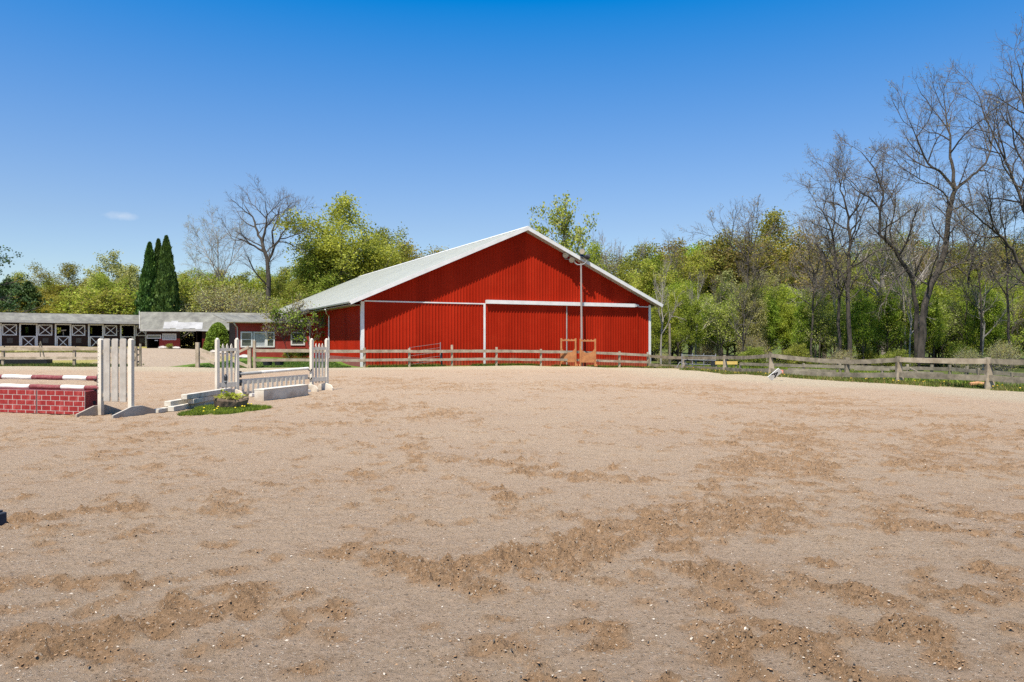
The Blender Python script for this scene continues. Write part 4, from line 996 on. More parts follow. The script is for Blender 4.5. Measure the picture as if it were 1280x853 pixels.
gj = empty('jump_pole', (LJ.x, LJ.y, zg(LJ.x, LJ.y)), a2, 'plain white pole laid across the top of the low gate jump', 'jump pole')
part(lambda q: q.tube([(.10,0,.70),(jl-.1,0,.78)], .05, 14), 'white_section', 'pole_white', gj)
part(lambda q: q.tube([(.10,0,.70),(.9,0,.721)], .0515, 14), 'worn_grey_end', 'gutter_grey', gj)
pg = empty('picket_gate', (LJ.x, LJ.y, zg(LJ.x, LJ.y)), a2, 'low white picket gate hanging between the two picket wings', 'jump gate')
part(lambda q: q.prism([(.11,-.02,.38),(jl-.11,-.02,.42),(jl-.11,-.02,.58),(.11,-.02,.54)], (0,0,0), (0,.03,0)), 'top_board', 'paint_white', pg, .003)
part(lambda q: q.prism([(.11,-.02,.06),(jl-.11,-.02,.10),(jl-.11,-.02,.19),(.11,-.02,.15)], (0,0,0), (0,.03,0)), 'bottom_board', 'paint_white', pg, .003)
k = 0; xx = .2
while xx < jl-.2:
    dz = .04*xx/jl
    part(lambda q: q.box(xx-.04, xx+.04, -.042, -.021, .08+dz, .50+dz), 'picket', 'paint_white', pg); xx += .19
part(lambda q: q.beam((.3,-.25,.06),(jl-.3,-.28,.05), .12, .09), 'ground_board', 'pole_white', pg)
fb = empty('white_box_jump', (-6.99, 20.95, zg(-7,21)), math.atan2(2.3,.60), 'long low white wooden box lying in front of the picket gate jump', 'jump box')
part(lambda q: (q.box(0, 2.42, -.0, .03, 0, .31), q.box(0, 2.42, .27, .30, 0, .31), q.box(0.0, .03, .0305, .2695, 0, .31), q.box(2.39, 2.42, .0305, .2695, 0, .31)), 'side_boards', 'paint_white', fb, .003)
part(lambda q: q.box(-.005, 2.425, -.012, .312, .311, .34), 'lid', 'paint_white', fb, .004)

# ================================================================ STUMP PLANTER, STAKE LIGHT, TURF ISLAND
pc = PX(287, 508, 18.6); pz = zg(pc.x, pc.y)
pl = empty('stump_planter', (pc.x, pc.y, pz), R(4), 'round brown hollow stump planter with straggly plants on a green turf patch', 'planter')
def stump(q):
    n_ = 22; rings = [(.30,0),(.36,.08),(.40,.22),(.385,.27),(.31,.27),(.28,.20)]
    vs = []; fs = []
    for j, (r_, z_) in enumerate(rings):
        for k in range(n_):
            a = 2*math.pi*k/n_; rr_ = r_*(1+.07*math.sin(3*a+1)+.05*math.sin(7*a)+rnd.uniform(-.02,.02)); vs.append((rr_*1.05*math.cos(a), rr_*.75*math.sin(a), z_+.03*math.sin(2*a+.5)*(j > 1)))
    for j in range(len(rings)-1):
        for k in range(n_): fs.append((j*n_+k, j*n_+(k+1)%n_, (j+1)*n_+(k+1)%n_, (j+1)*n_+k))
    q.add(vs, fs)
part(stump, 'wooden_rim', 'stump', pl); part(lambda q: q.lathe([(.01,.19),(.26,.2),(.27,.21)][::-1], n=16), 'soil', 'soil', pl)
def leaf_quads(centers, size, rg, upbias=.0, elong=1.6):
    nC = len(centers); d = rg.normal(size=(nC,3)); d[:,2] = d[:,2]*(1-upbias); nrm = rg.normal(size=(nC,3)); nrm[:,2] += upbias*1.5
    d /= np.linalg.norm(d, axis=1)[:,None]; nrm /= np.linalg.norm(nrm, axis=1)[:,None]
    b_ = np.cross(nrm, d); b_ /= np.linalg.norm(b_, axis=1)[:,None] + 1e-9
    s_ = size*(.6+.8*rg.random(nC))[:,None]
    v = np.stack([centers - d*s_*elong*.5, centers + b_*s_*.5, centers + d*s_*elong*.5, centers - b_*s_*.5], 1).reshape(-1,3)
    return v, np.arange(nC*4).reshape(-1,4)
rg = np.random.default_rng(5)
cen = np.stack([rg.normal(0,.17,170), rg.normal(0,.10,170), .27+np.abs(rg.normal(0,.07,170))], 1)
v, f = leaf_quads(cen, .06, rg); o = bpy.data.objects.new('leaves', np_mesh('leaves', v, f, ['leaf_spring'])); col.objects.link(o); o.parent = pl
cen = np.stack([rg.normal(.05,.2,40), rg.normal(-.05,.12,40), .27+np.abs(rg.normal(0,.04,40))], 1)
v, f = leaf_quads(cen, .07, rg); o = bpy.data.objects.new('dead_leaves', np_mesh('dead_leaves', v, f, ['dry_grass'])); col.objects.link(o); o.parent = pl
sk_ = empty('stake_light', (pc.x-.09, pc.y-.02, pz+.2), 0, 'black lantern head on a thin metal stake standing in the stump planter', 'garden light')
part(lambda q: q.tube([(0,0,-.1),(0.01,0,.45)], .015, 6), 'stake', 'steel', sk_)
part(lambda q: q.lathe([(.015,.44),(.034,.46),(.034,.52),(.042,.53),(.042,.62),(.028,.64),(.022,.67)], n=12), 'lantern_head', 'black_plastic', sk_)
part(lambda q: q.lathe([(.036,.475),(.036,.51)], n=12), 'lens_band', 'steel', sk_)

def blades(n_, fn, hgt, wd, rg, lean=.4, mats=('grass_blade',), mfrac=None):
    pts = []
    while len(pts) < n_:
        c_ = fn(rg)
        if c_ is not None: pts.append(c_)
    P_ = np.array(pts); N_ = len(P_)
    zz = zgn(P_[:,0], P_[:,1]) if P_.shape[1] == 2 else P_[:,2]
    base = np.stack([P_[:,0], P_[:,1], zz], 1)
    a = rg.random(N_)*2*np.pi; dx = np.stack([np.cos(a), np.sin(a), 0*a], 1)
    hh = (hgt*(.4+.9*rg.random(N_)))[:,None]; ln_ = rg.normal(0, lean, (N_,2)); tip = base + np.concatenate([ln_*hh, hh], 1)
    w__ = wd*(.6+.8*rg.random(N_))[:,None]
    v = np.stack([base - dx*w__/2, base + dx*w__/2, tip], 1).reshape(-1,3)
    f = np.arange(N_*3).reshape(-1,3)
    mi = None
    if mfrac is not None: mi = (rg.random(N_) < mfrac).astype(np.int32)
    return v, f, mi, base
def stuff_blades(name, label, n_, fn, hgt, wd, mats=('grass_blade',), mfrac=None, lean=.4, seed=3):
    rg = np.random.default_rng(seed); v, f, mi, base = blades(n_, fn, hgt, wd, rg, lean, mats, mfrac)
    o = bpy.data.objects.new(name, np_mesh(name, v, f, list(mats), mi)); col.objects.link(o); tag(o, label, 'grass', kind='stuff'); return base
def fn_patch(rg):
    a = rg.random()*6.28; r_ = math.sqrt(rg.random())*(1+.16*math.sin(3*a+1)+.08*math.sin(5*a)); return (pc.x+.02+.84*r_*math.cos(a), pc.y-.35+1.35*r_*math.sin(a))
base = stuff_blades('turf_grass', 'short bright green turf around the stump planter', 20000, fn_patch, .075, .017, ('grass_blade','leaf_bright'), .55)
def dandelions(name, pts, r_, label, zoff=.06):
    q = MB()
    for p in pts:
        q.lathe([(r_*.3,0),(r_,.008),(r_*.8,.02),(.005,.026)], c=(p[0],p[1],p[2]+zoff), n=7)
    o = q.build(name, 'dandelion'); return tag(o, label, 'flowers', kind='stuff')
pts = [base[i] for i in rg.integers(0, len(base), 15)]
dandelions('dandelions', pts, .022, 'yellow dandelions dotted over the turf around the planter', .08)
def strip(pts, wa, wb, dens=None):
    seg = [(Vector(a), Vector(b)) for a, b in zip(pts[:-1], pts[1:])]; Ls = [(b-a).length for a, b in seg]; T = sum(Ls)
    def fn(rg):
        t = rg.random()*T
        for (a, b), l_ in zip(seg, Ls):
            if t <= l_: break
            t -= l_
        d = (b-a).normalized(); nn_ = Vector((-d.y, d.x)); p = a + d*t + nn_*(wa + (wb-wa)*rg.random()**1.3)
        if dens is not None and math.sin(p.x*2.1)+math.sin(p.x*.83+2)+math.sin(p.y*1.7) < dens: return None
        return (p.x, p.y)
    return fn
stuff_blades('grass_strip', 'green grass under the left paddock fence', 26000, strip([(-50,46.2),(-33,46.1),(-23.8,45.8)], -.5, 2.3), .13, .03, ('grass_blade','dry_grass'), .12)
stuff_blades('grass_lawn', 'green lawn before the annex behind the centre fence', 34000, strip([(-19.5,44.9),(-15.2,44.9),(-10.2,47)], -.1, 7.5), .10, .035, ('grass_blade','dry_grass'), .08, seed=8)
stuff_blades('weeds_strip', 'thin weeds along the foot of the red barn wall', 9000, strip([(-9.2,47.4),(10.4,57.2)], -.3, .7, -.6), .16, .025, ('grass_blade','leaf_bright'), .4, seed=9)
base = stuff_blades('weeds_strip', 'tall green weeds growing under the right rail fence', 30000, strip([(10.9,56.6),(11.7,51),(12.8,44.5),(13.3,38),(15.6,34.6),(16.7,32),(18.4,28.5),(19.8,24.8)][::-1], -.55, -1.9 if False else .9, -1.1), .17, .03, ('grass_blade','dry_grass'), .3, seed=10)
rs = np.random.default_rng(12)
dandelions('dandelions', [base[i] for i in rs.integers(0, len(base), 95)], .035, 'yellow dandelions in the weeds under the right rail fence', .14)
stuff_blades('wood_undergrowth', 'rough grass and leaf litter on the floor of the wood', 52000, strip([(12,62),(14,48),(17,38),(21,31),(26,24)][::-1], -14, 1.0), .28, .06, ('grass_blade','leaf_spring','dry_grass'), .5, seed=13)
stuff_blades('dry_grass', 'pale dry grass on the paddock before the stable row', 30000, strip([(-60,61),(-42,64),(-34,65)], -3, 5, -.8), .09, .05, ('dry_grass','grass_blade'), .35, seed=14)

# ================================================================ SMALL THINGS
def bucket(px, Y_, label):
    p = PX(px, 427, Y_); z_ = zg(p.x, p.y); o = empty('rubber_bucket', (p.x, p.y, z_+.02), 0, label, 'bucket', 'black buckets on the lawn before the annex')
    part(lambda q: q.lathe([(.24,0),(.30,.33),(.32,.34),(.32,.37),(.29,.37),(.22,.05)], n=18), 'tub', 'black_plastic', o)
    part(lambda q: q.tube([(-.31,0,.35),(-.36,.1,.22),(-.2,.28,.15),(.2,.28,.15),(.36,.1,.22),(.31,0,.35)], .008, 5), 'handle', 'steel', o)
bucket(334.5, 46.5, 'black rubber bucket nearer the sagging fence post'); bucket(349, 46.9, 'black rubber bucket nearer the white picket wing')
# dressage letter plate lying against the fence foot
lp = PX(969, 477, 33.6)
le = empty('letter_marker', (lp.x, lp.y, zg(lp.x, lp.y)), 0, 'white tilted arena letter plate with a black letter lying by the right fence', 'letter plate')
rot = Matrix.Rotation(R(-38), 4, 'Y') 
def plate(q):
    c_ = [(-.17,0,-.36),(.17,0,-.36),(.17,0,.36),(-.17,0,.36)]
    mt = Matrix.Translation((0,0,.36)) @ Matrix.Rotation(R(28),4,'X') @ Matrix.Rotation(R(42),4,'Y')
    vs = [mt @ Vector(v_) for v_ in c_]; nn_ = mt.to_3x3() @ Vector((0,1,0))
    q.prism([tuple(v_) for v_ in vs], (0,0,0), tuple(nn_*.03))
part(plate, 'plate', 'plate_white', le)
cu = bpy.data.curves.new('letter', 'FONT'); cu.body = 'A'; cu.size = .46; cu.align_x = 'CENTER'; cu.align_y = 'CENTER'; cu.extrude = .002; cu.offset = .012
tmp = bpy.data.objects.new('tmp_letter', cu); col.objects.link(tmp); bpy.context.view_layer.update()
lm = bpy.data.meshes.new_from_object(tmp.evaluated_get(bpy.context.evaluated_depsgraph_get())); bpy.data.objects.remove(tmp)
lm.materials.clear(); lm.materials.append(MATS['letter_black'])
mt = Matrix.Translation((0,0,.36)) @ Matrix.Rotation(R(28),4,'X') @ Matrix.Rotation(R(42),4,'Y') @ Matrix.Translation((0,-.004,0)) @ Matrix.Rotation(R(90),4,'X')
lm.transform(mt); lo = bpy.data.objects.new('letter', lm); col.objects.link(lo); lo.parent = le; le.scale = (.85,.85,.85)
part(lambda q: q.box(.30,.42,-.02,.12,.42,.6), 'orange_cap', 'orange_thing', le)
# things behind the right fence
yb = PX(908, 454.5, 50.0)
yo = empty('yellow_plank_jump', (yb.x, yb.y, zg(yb.x, yb.y)), 0, 'flat yellow board jump with a black end behind the right fence', 'jump board')
hz = yb.z - zg(yb.x, yb.y)
part(lambda q: q.box(-.75,.75,0,.05,hz-.1,hz+.12), 'board', 'yellow_paint', yo)
part(lambda q: (q.box(-.72,-.62,.06,.14,-.1,hz+.1), q.box(.62,.72,.06,.14,-.1,hz+.1)), 'leg', 'rail_grey', yo)
part(lambda q: q.box(-1.0,-.78,-.05,.2,hz-.3,hz+.12), 'black_end', 'black_plastic', yo)
gp = empty('pipe_panel', (PX(872,455,50.5).x, 50.5, zg(12.6,50.5)), R(8), 'grey metal pipe panel with uprights leaning behind the right fence', 'metal panel')
for k in range(3): part(lambda q: q.tube([(-1.1,0,.35+.3*k),(1.3,0,.28+.3*k)], .03, 6), 'bar', 'steel', gp)
for xx in (-1.1,-.35,.45,1.3): part(lambda q: q.tube([(xx,.03,-.1),(xx,.03,1.05)], .035, 6), 'upright', 'steel', gp)
part(lambda q: q.tube([(-1.4,.2,.1),(-1.2,.2,.45),(-.8,.2,.5),(-.6,.2,.1)], .03, 6), 'hoop', 'steel', gp)
bp_ = PX(837, 427, 62); q = MB(); hz = PX(0,405,62).z; zb = zg(bp_.x, bp_.y)
q.tube([(0,0,-.3),(.03,0,(hz-zb)/2),(0,0,hz-zb)], [.11,.1,.09], 8)
o = q.build('wooden_pole', 'rail_grey'); o.location = (bp_.x, bp_.y, zb); tag(o, 'thin grey wooden pole standing alone right of the barn corner', 'pole')
lg = PX(1222, 483.5, 29.6); q = MB(); q.tube([(-.32,0,.1),(0,.02,.12),(.35,.03,.1)], [.1,.12,.09], 9); o = q.build('rotten_log', 'rot_log'); o.location = (lg.x, lg.y, zg(lg.x, lg.y)); tag(o, 'short orange brown rotten log in the weeds at the right fence', 'log')
# rocks and bed before the passage building
def rock(x_, y_, r_, label, grp):
    rr_ = random.Random(int(x_*100)); q = MB(); n_ = 8
    for_prof = [(r_*.75,0),(r_,r_*.3),(r_*.8,r_*.6),(r_*.35,r_*.78)]
    vs = []; fs = []
    for j, (ra, za) in enumerate(for_prof):
        for k in range(n_): a = 2*math.pi*k/n_; f_ = rr_.uniform(.8,1.2); vs.append((ra*f_*math.cos(a)*1.2, ra*f_*math.sin(a), za*rr_.uniform(.85,1.1)))
    for j in range(3):
        for k in range(n_): fs.append((j*n_+k, j*n_+(k+1)%n_, (j+1)*n_+(k+1)%n_, (j+1)*n_+k))
    fs.append(tuple(3*n_+k for k in range(n_))); q.add(vs, fs)
    o = q.build('rock', 'stone'); o.location = (x_, y_, zg(x_, y_)-.03); tag(o, label, 'rock', grp)
rock_n = {True: 0, False: 0}
for px, py, Y_, r_ in ((203,438,75,.35),(207,438,75.1,.3),(212,438,75,.38),(217,438,75.2,.3),(221,437.5,75,.35),(262,441,66,.3),(268,442,64,.35),(274,441,64,.28),(279,443,63,.35),(305,440,57,.4)):
    kk_ = rock_n[px < 230]; rock_n[px < 230] += 1; od = ['leftmost','second','third','fourth','rightmost'][kk_]
    p = PX(px, py, Y_); rock(p.x, p.y, r_, od + (' pale boulder' if kk_ in (0, 4) else ' pale boulder from the left') + (' edging the flower bed by the stable passage' if px < 230 else ' edging the lawn below the round green bush'), 'boulders edging the beds' if px < 230 else 'boulders below the round bush')

# ================================================================ TREES
def grow(rg, roots, lv):
    """roots: list of (pts (k,3), r0, r1). lv: list of dict(n, frac0, ang, ratio, len(None), wob, trop, seg, rr) for child levels.
       returns list of polylines per level: [(P (N,k,3), Rr (N,k))]"""
    levels = []
    cur = [(np.asarray(p, float), np.linspace(r0, r1, len(p))) for p, r0, r1 in roots]
    levels.append(cur)
    for d_ in lv:
        nxt = []
        for P_, Rr in cur:
            seglen = np.linalg.norm(np.diff(P_, axis=0), axis=1); L_ = seglen.sum(); cum = np.concatenate([[0], np.cumsum(seglen)])/L_
            nch = d_['n'] if not isinstance(d_['n'], tuple) else rg.integers(d_['n'][0], d_['n'][1]+1)
            if d_.get('by_len'): nch = max(2, int(round(L_*d_['by_len'])))
            ph = rg.random()*6.28
            for k in range(nch):
                f = d_['f0'] + (1-d_['f0'])*((k+rg.random()*.9)/nch)
                if k == nch-1: f = 1.0
                i = min(np.searchsorted(cum, f, side='right')-1, len(P_)-2); fr = (f-cum[i])/(cum[i+1]-cum[i]+1e-9)
                p0 = P_[i]*(1-fr)+P_[i+1]*fr; r0 = Rr[i]*(1-fr)+Rr[i+1]*fr
                dr = P_[i+1]-P_[i]; dr = dr/np.linalg.norm(dr)
                ph += 2.4 + rg.normal(0,.35)
                ref = np.array([0,0,1.]) if abs(dr[2]) < .9 else np.array([1.,0,0])
                a = np.cross(dr, ref); a /= np.linalg.norm(a); b_ = np.cross(a, dr)
                an = R(d_['ang'] + rg.normal(0, d_.get('ajit', 9)))
                if k == nch-1: an *= .35
                v = dr*math.cos(an) + (a*math.cos(ph)+b_*math.sin(ph))*math.sin(an)
                ln_ = (L_ if d_.get('len') is None else d_['len'])*d_['ratio']*(1-d_.get('taper',.45)*(f-d_['f0'])/(1.001-d_['f0']))*(.75+.5*rg.random())
                sg_ = d_['seg']; pts = [p0]; p = p0.copy()
                for s_ in range(sg_):
                    v = v + rg.normal(0, d_['wob'], 3); v[2] += d_['trop']; v /= np.linalg.norm(v)
                    p = p + v*ln_/sg_; pts.append(p)
                rr_ = max(min(r0*.75, ln_*d_.get('rl', .022)), d_.get('rmin', .004))
                nxt.append((np.array(pts), np.linspace(rr_, max(rr_*.35, d_.get('rmin', .004)*.7), sg_+1)))
        levels.append(nxt); cur = nxt
    return levels
def tubes(polys, n_):
    """polys: list of (pts, rad) with equal lengths -> verts, quads"""
    if not polys: return np.zeros((0,3)), np.zeros((0,4), int)
    by = {}
    for P_, Rr in polys: by.setdefault(len(P_), []).append((P_, Rr))
    VV = []; FF = []; off = 0
    for k, lst in by.items():
        P_ = np.stack([a for a, _ in lst]); Rr = np.stack([b_ for _, b_ in lst]); Nn = len(lst)
        d = np.empty_like(P_); d[:,1:-1] = P_[:,2:]-P_[:,:-2]; d[:,0] = P_[:,1]-P_[:,0]; d[:,-1] = P_[:,-1]-P_[:,-2]
        d /= np.linalg.norm(d, axis=2, keepdims=True)+1e-9
        ref = np.where(np.abs(d[:,:1,2:3]) < .85, np.array([0,0,1.]), np.array([1.,0,0])); ref = np.broadcast_to(ref, d.shape)
        a = np.cross(d, ref); a /= np.linalg.norm(a, axis=2, keepdims=True)+1e-9; b_ = np.cross(a, d)
        th = np.arange(n_)*2*np.pi/n_
        v = P_[:,:,None,:] + (a[:,:,None,:]*np.cos(th)[None,None,:,None] + b_[:,:,None,:]*np.sin(th)[None,None,:,None])*Rr[:,:,None,None]
        idx = (np.arange(Nn*k*n_) + off).reshape(Nn, k, n_)
        nx = np.roll(idx, -1, axis=2)
        q = np.stack([idx[:,:-1], nx[:,:-1], nx[:,1:], idx[:,1:]], -1).reshape(-1,4)
        VV.append(v.reshape(-1,3)); FF.append(q); off += Nn*k*n_
    return np.concatenate(VV), np.concatenate(FF)
def merge(parts):
    V_ = []; F_ = []; Mi = []; off = 0
    for v, f, mi in parts:
        if len(v) == 0: continue
        V_.append(v); F_.append(f+off); Mi.append(np.full(len(f), mi, np.int32)); off += len(v)
    return np.concatenate(V_), np.concatenate(F_), np.concatenate(Mi)
def make_tree(name, levels, wood, twig, leaf=None, nleaf=0, lsize=.1, lspread=.35, seed=0, split=2, mats2=None, f2=0, sides=(9,7,5,3,3,3), leaf_lv=1, keep=1.0, droop=0):
    """trunk = first `split` levels; crown = thin twigs and leaves"""
    rg = np.random.default_rng(seed+100)
    tr_ = merge([(*tubes(levels[i], sides[i]), 0) for i in range(min(split, len(levels)))])
    root = bpy.data.objects.new(name, None); col.objects.link(root); root.empty_display_size = .3
    o = bpy.data.objects.new('trunk', np_mesh('trunk', tr_[0], tr_[1], [wood], smooth=True)); col.objects.link(o); o.parent = root
    parts = [(*tubes(levels[i], sides[i]), 0) for i in range(split, len(levels))]
    mats = [twig]
    if leaf:
        ends = []
        for lvl in levels[-leaf_lv:]:
            for P_, _ in lvl:
                ends.append(P_[len(P_)//2:])
        rgk = rg.random(len(ends)) < keep
        E = np.concatenate([e for e, k_ in zip(ends, rgk) if k_])
        cen = E[rg.integers(0, len(E), nleaf)] + rg.normal(0, lspread, (nleaf,3))*np.array([1,1,.7])
        cen[:,2] -= droop*rg.random(nleaf)
        lf = [leaf] + (list(mats2) if mats2 else [])
        pick = (rg.random(nleaf) < f2).astype(int) if mats2 else np.zeros(nleaf, int)
        for j, lm_ in enumerate(lf):
            sel = cen[pick == j]
            if len(sel) == 0: continue
            v, f = leaf_quads(sel, lsize, rg, .15, 1.5); parts.append((v, f, len(mats))); mats.append(lm_)
    if parts:
        v, f, mi = merge(parts)
        o = bpy.data.objects.new('crown', np_mesh('crown', v, f, mats, mi)); col.objects.link(o); o.parent = root
    return root
def straight(h_, lean=(0,0), k=8, wob=.12, seed=0, z0=-.4):
    rg = np.random.default_rng(seed+7); pts = []
    for i in range(k+1):
        f = i/k; pts.append([lean[0]*f*f*h_ + rg.normal(0,wob)*f, lean[1]*f*f*h_ + rg.normal(0,wob)*f, z0 + (h_-z0)*f])
    return pts
# --- generic kinds, about 10 m tall, base at origin
HT = {}
def leafy(seed, leaf, mats2=None, f2=.0, h_=10, crown0=.25, nleaf=15000, spread=.42, lsize=.095, stems=1, wood='bark', twig='twig_grey', ang=50, trop=.10, keep=1.0, lspread=.32, dens=(14,18)):
    rg = np.random.default_rng(seed); roots = []
    for s_ in range(stems):
        a = s_*2.1+seed; ln_ = .0 if stems == 1 else .22
        st_ = straight(h_*(.70+.08*rg.random()), (ln_*math.cos(a), ln_*math.sin(a)), 8, .14, seed+s_*13); roots.append((st_, .014*h_*(1.0 if stems == 1 else .6)+.02, .02))
    lv = [dict(n=dens, f0=crown0, ang=ang, ratio=spread*1.25, wob=.14, trop=trop+.03, seg=6, taper=.42, rl=.022, rmin=.012),
          dict(n=(6,8), f0=.25, ang=42, ratio=.46, wob=.17, trop=.05, seg=4, taper=.4, rl=.017, rmin=.007),
          dict(n=(4,6), f0=.2, ang=40, ratio=.5, wob=.18, trop=.03, seg=3, taper=.3, rl=.012, rmin=.004)]
    L_ = grow(rg, roots, lv)
    t = make_tree('leafy_tree', L_, wood, twig, leaf, int(nleaf*1.35), lsize, lspread*.8, seed, 2, mats2, f2, keep=keep, leaf_lv=2)
    HT[t.name] = max(P_[:,2].max() for P_, _ in L_[-1]); t['h'] = float(HT[t.name]); return t
def bare(seed, h_=10, crown0=.3, spread=.45, roots=None, levels=4, wood='bark', twig='twig_grey', leaf=None, nleaf=0, lsize=.05, ang=42, wob=.15, trop=.07, n0=(8,11), mats2=None, f2=0, rfac=1.0, twign=(5,7)):
    rg = np.random.default_rng(seed)
    if roots is None: roots = [(straight(h_*.93, (rg.normal(0,.05), rg.normal(0,.05)), 9, .22, seed), .016*h_*rfac+.03, .03)]
    lv = [dict(n=n0, f0=crown0, ang=ang, ratio=spread, wob=wob, trop=trop, seg=6, taper=.5, rl=.024*rfac, rmin=.018),
          dict(n=(6,8), f0=.25, ang=42, ratio=.45, wob=.17, trop=.05, seg=5, taper=.45, rl=.019, rmin=.010),
          dict(n=twign, f0=.2, ang=40, ratio=.5, wob=.17, trop=.04, seg=4, taper=.35, rl=.013, rmin=.006),
          dict(n=(4,5), f0=.15, ang=36, ratio=.5, wob=.16, trop=.02, seg=3, taper=.3, rl=.010, rmin=.0045)][:levels]
    L_ = grow(rg, roots, lv)
    t = make_tree('bare_tree', L_, wood, twig, leaf, nleaf, lsize, .12, seed, 2, mats2, f2); t['h'] = float(max(P_[:,2].max() for P_, _ in L_[-1])); return t
def place(root, px, Y_, ytop=None, base_h=10.0, sc=None, rz=0, name=None, label=None, cat='tree', group=None, wide=1.0, dz=0):
    X_ = (px-640)/F*Y_; zb = zg(X_, Y_) + dz
    if sc is None: sc = (EYE + (427-ytop)/F*Y_ - zb)/base_h
    root.location = (X_, Y_, zb); root.rotation_euler = (0,0,rz); root.scale = (sc*wide, sc*wide, sc)
    if name: root.name = name
    return tag(root, label, cat, group)
def again(src, *a, **k):
    return place(copy_tree(src), *a, **k)

# ---- big bare trees of the right wood, trunks drawn from the photo, at their own distances
def trace(pts, Y_, base=None, dys=None):
    """photo pixels -> local coordinates about the trunk base; dys: how far each point leans towards or away"""
    P_ = [PX(px, py, Y_ + (dys[i] if dys else 0)) for i, (px, py) in enumerate(pts)]
    return np.array([[p.x-base[0], p.y-base[1], p.z-base[2]] for p in P_])
def hero(name, Y_, basepx, limbs, seed, label, levels=3, ratio=.34, by=.75, twig='twig_grey', wood='bark', leaf=None, nleaf=0, trop=.06, mats2=None, f2=0, ang=44, lsize=.06):
    bx = (basepx-640)/F*Y_; bz_ = zg(bx, Y_); base = (bx, Y_, bz_)
    rg = np.random.default_rng(seed); roots = []
    for pts, r0, r1, dy in limbs:
        k = len(pts); dys = [dy*i/(k-1) for i in range(k)] if not isinstance(dy, tuple) else [dy[0]+(dy[1]-dy[0])*i/(k-1) for i in range(k)]
        T_ = trace(pts, Y_, base, dys)
        # resample and roughen
        out_ = [T_[0]]
        for a, b_ in zip(T_[:-1], T_[1:]):
            for f in (.33,.66,1): out_.append(a*(1-f)+b_*f + rg.normal(0, .05, 3)*(f < 1))
        roots.append((np.array(out_), r0*.47, r1*.45))
    lv = [dict(n=8, by_len=by*1.45, f0=.34, ang=ang, ratio=1.0, len=4.6*ratio/.34, wob=.16, trop=trop, seg=6, taper=.45, rl=.022, rmin=.02, ajit=12),
          dict(n=(6,8), f0=.18, ang=40, ratio=.52, wob=.17, trop=.05, seg=5, taper=.4, rl=.016, rmin=.011),
          dict(n=(5,6), f0=.15, ang=38, ratio=.55, wob=.17, trop=.04, seg=4, taper=.35, rl=.011, rmin=.0075),
          dict(n=(3,5), f0=.15, ang=36, ratio=.55, wob=.16, trop=.02, seg=3, taper=.3, rl=.010, rmin=.006)][:levels]
    L_ = grow(rg, roots, lv)
    t = make_tree(name, L_, wood, twig, leaf, nleaf, lsize, .15, seed, 2, mats2, f2)
    t.location = base; return tag(t, label, 'tree')
budmix = dict(leaf='leaf_rust', nleaf=1500)
hero('bare_tree', 58, 1151, [([(1151,449),(1153,400),(1158,375),(1179,322),(1186,262),(1194,238)], .62, .34, 0),
     ([(1194,238),(1178,218),(1160,205),(1148,180),(1136,150)], .26, .05, -2), ([(1194,238),(1190,205),(1188,180),(1183,149),(1180,112)], .30, .05, 1.5),
     ([(1194,238),(1216,219),(1232,205),(1240,178),(1246,140)], .26, .05, 2), ([(1190,260),(1178,240),(1150,225),(1125,208)], .16, .04, -2)], 21,
     'tall leaning bare tree with a thick dark trunk forking high above the right fence', 4, .30, .62, **budmix)
hero('bare_tree', 60, 1144, [([(1146,449),(1146,385),(1137,342),(1118,312),(1099,294),(1100,262),(1104,240),(1094,212),(1076,190)], .40, .06, -1),
     ([(1100,262),(1086,246),(1070,238),(1058,225)], .14, .04, -2), ([(1118,312),(1112,290),(1118,255),(1120,228)], .15, .04, 2)], 22,
     'bare tree whose crooked trunk curves left out of the base of the tall leaning one', 4, .28, .62, **budmix)
hero('bare_tree', 62, 1050, [([(1050,449),(1049,380),(1047.5,341),(1040,290),(1030,268),(1019,252)], .30, .05, 0), ([(1040,290),(1044,262),(1040,240),(1036,222)], .14, .04, 1)], 23,
     'slim dark bare tree, left one of the close pair behind the fence', 4, .27, .62, **budmix)
hero('bare_tree', 61, 1061, [([(1062,449),(1060,380),(1061,330),(1062.5,294),(1058,262),(1050,238),(1047,208)], .40, .05, 0), ([(1062,294),(1075,275),(1082,258),(1090,235)], .16, .04, 1.5), ([(1061,372),(1045,368),(1032,362)], .10, .03, -2), ([(1061,375),(1080,360),(1092,350)], .10, .03, 1)], 24,
     'dark bare tree with short side limbs, right one of the close pair behind the fence', 4, .27, .62, **budmix)
hero('bare_tree', 54, 1300, [([(1306,452),(1302,400),(1296,365),(1283,345)], .5, .40, 0), ([(1283,345),(1268,318),(1258,304),(1240,287),(1226,276),(1210,262),(1197,250)], .26, .06, -1),
     ([(1296,365),(1290,300),(1278,255),(1263,215),(1250,188),(1238,160),(1224,122)], .30, .05, 1), ([(1290,300),(1286,230),(1284,160),(1278,110),(1272,78)], .30, .05, 0), ([(1296,365),(1310,290),(1320,200),(1330,130)], .3, .05, 1)], 25,
     'huge bare tree at the right edge sending long limbs up and leftwards', 4, .32, .62, **budmix)
hero('bare_tree', 66, 936, [([(938,449),(937,400),(936,360),(935,322),(944,300),(948,282)], .26, .05, 0), ([(935,322),(922,315),(911,306),(900,296),(893,286)], .13, .03, -1), ([(936,335),(930,310),(934,290)], .12, .03, 1)], 26,
     'gnarled dark bare tree rising between the rust tinted crowns left of the tall ones', 4, .24, .7, **budmix)
hero('bare_tree', 57, 1262, [([(1262,449),(1261,400),(1260,340),(1257,300),(1250,262),(1246,240)], .22, .04, 0), ([(1260,340),(1266,310),(1268,285)], .1, .03, 1)], 27,
     'thin bare tree just left of the huge one at the right edge', 4, .24, .6, **budmix)
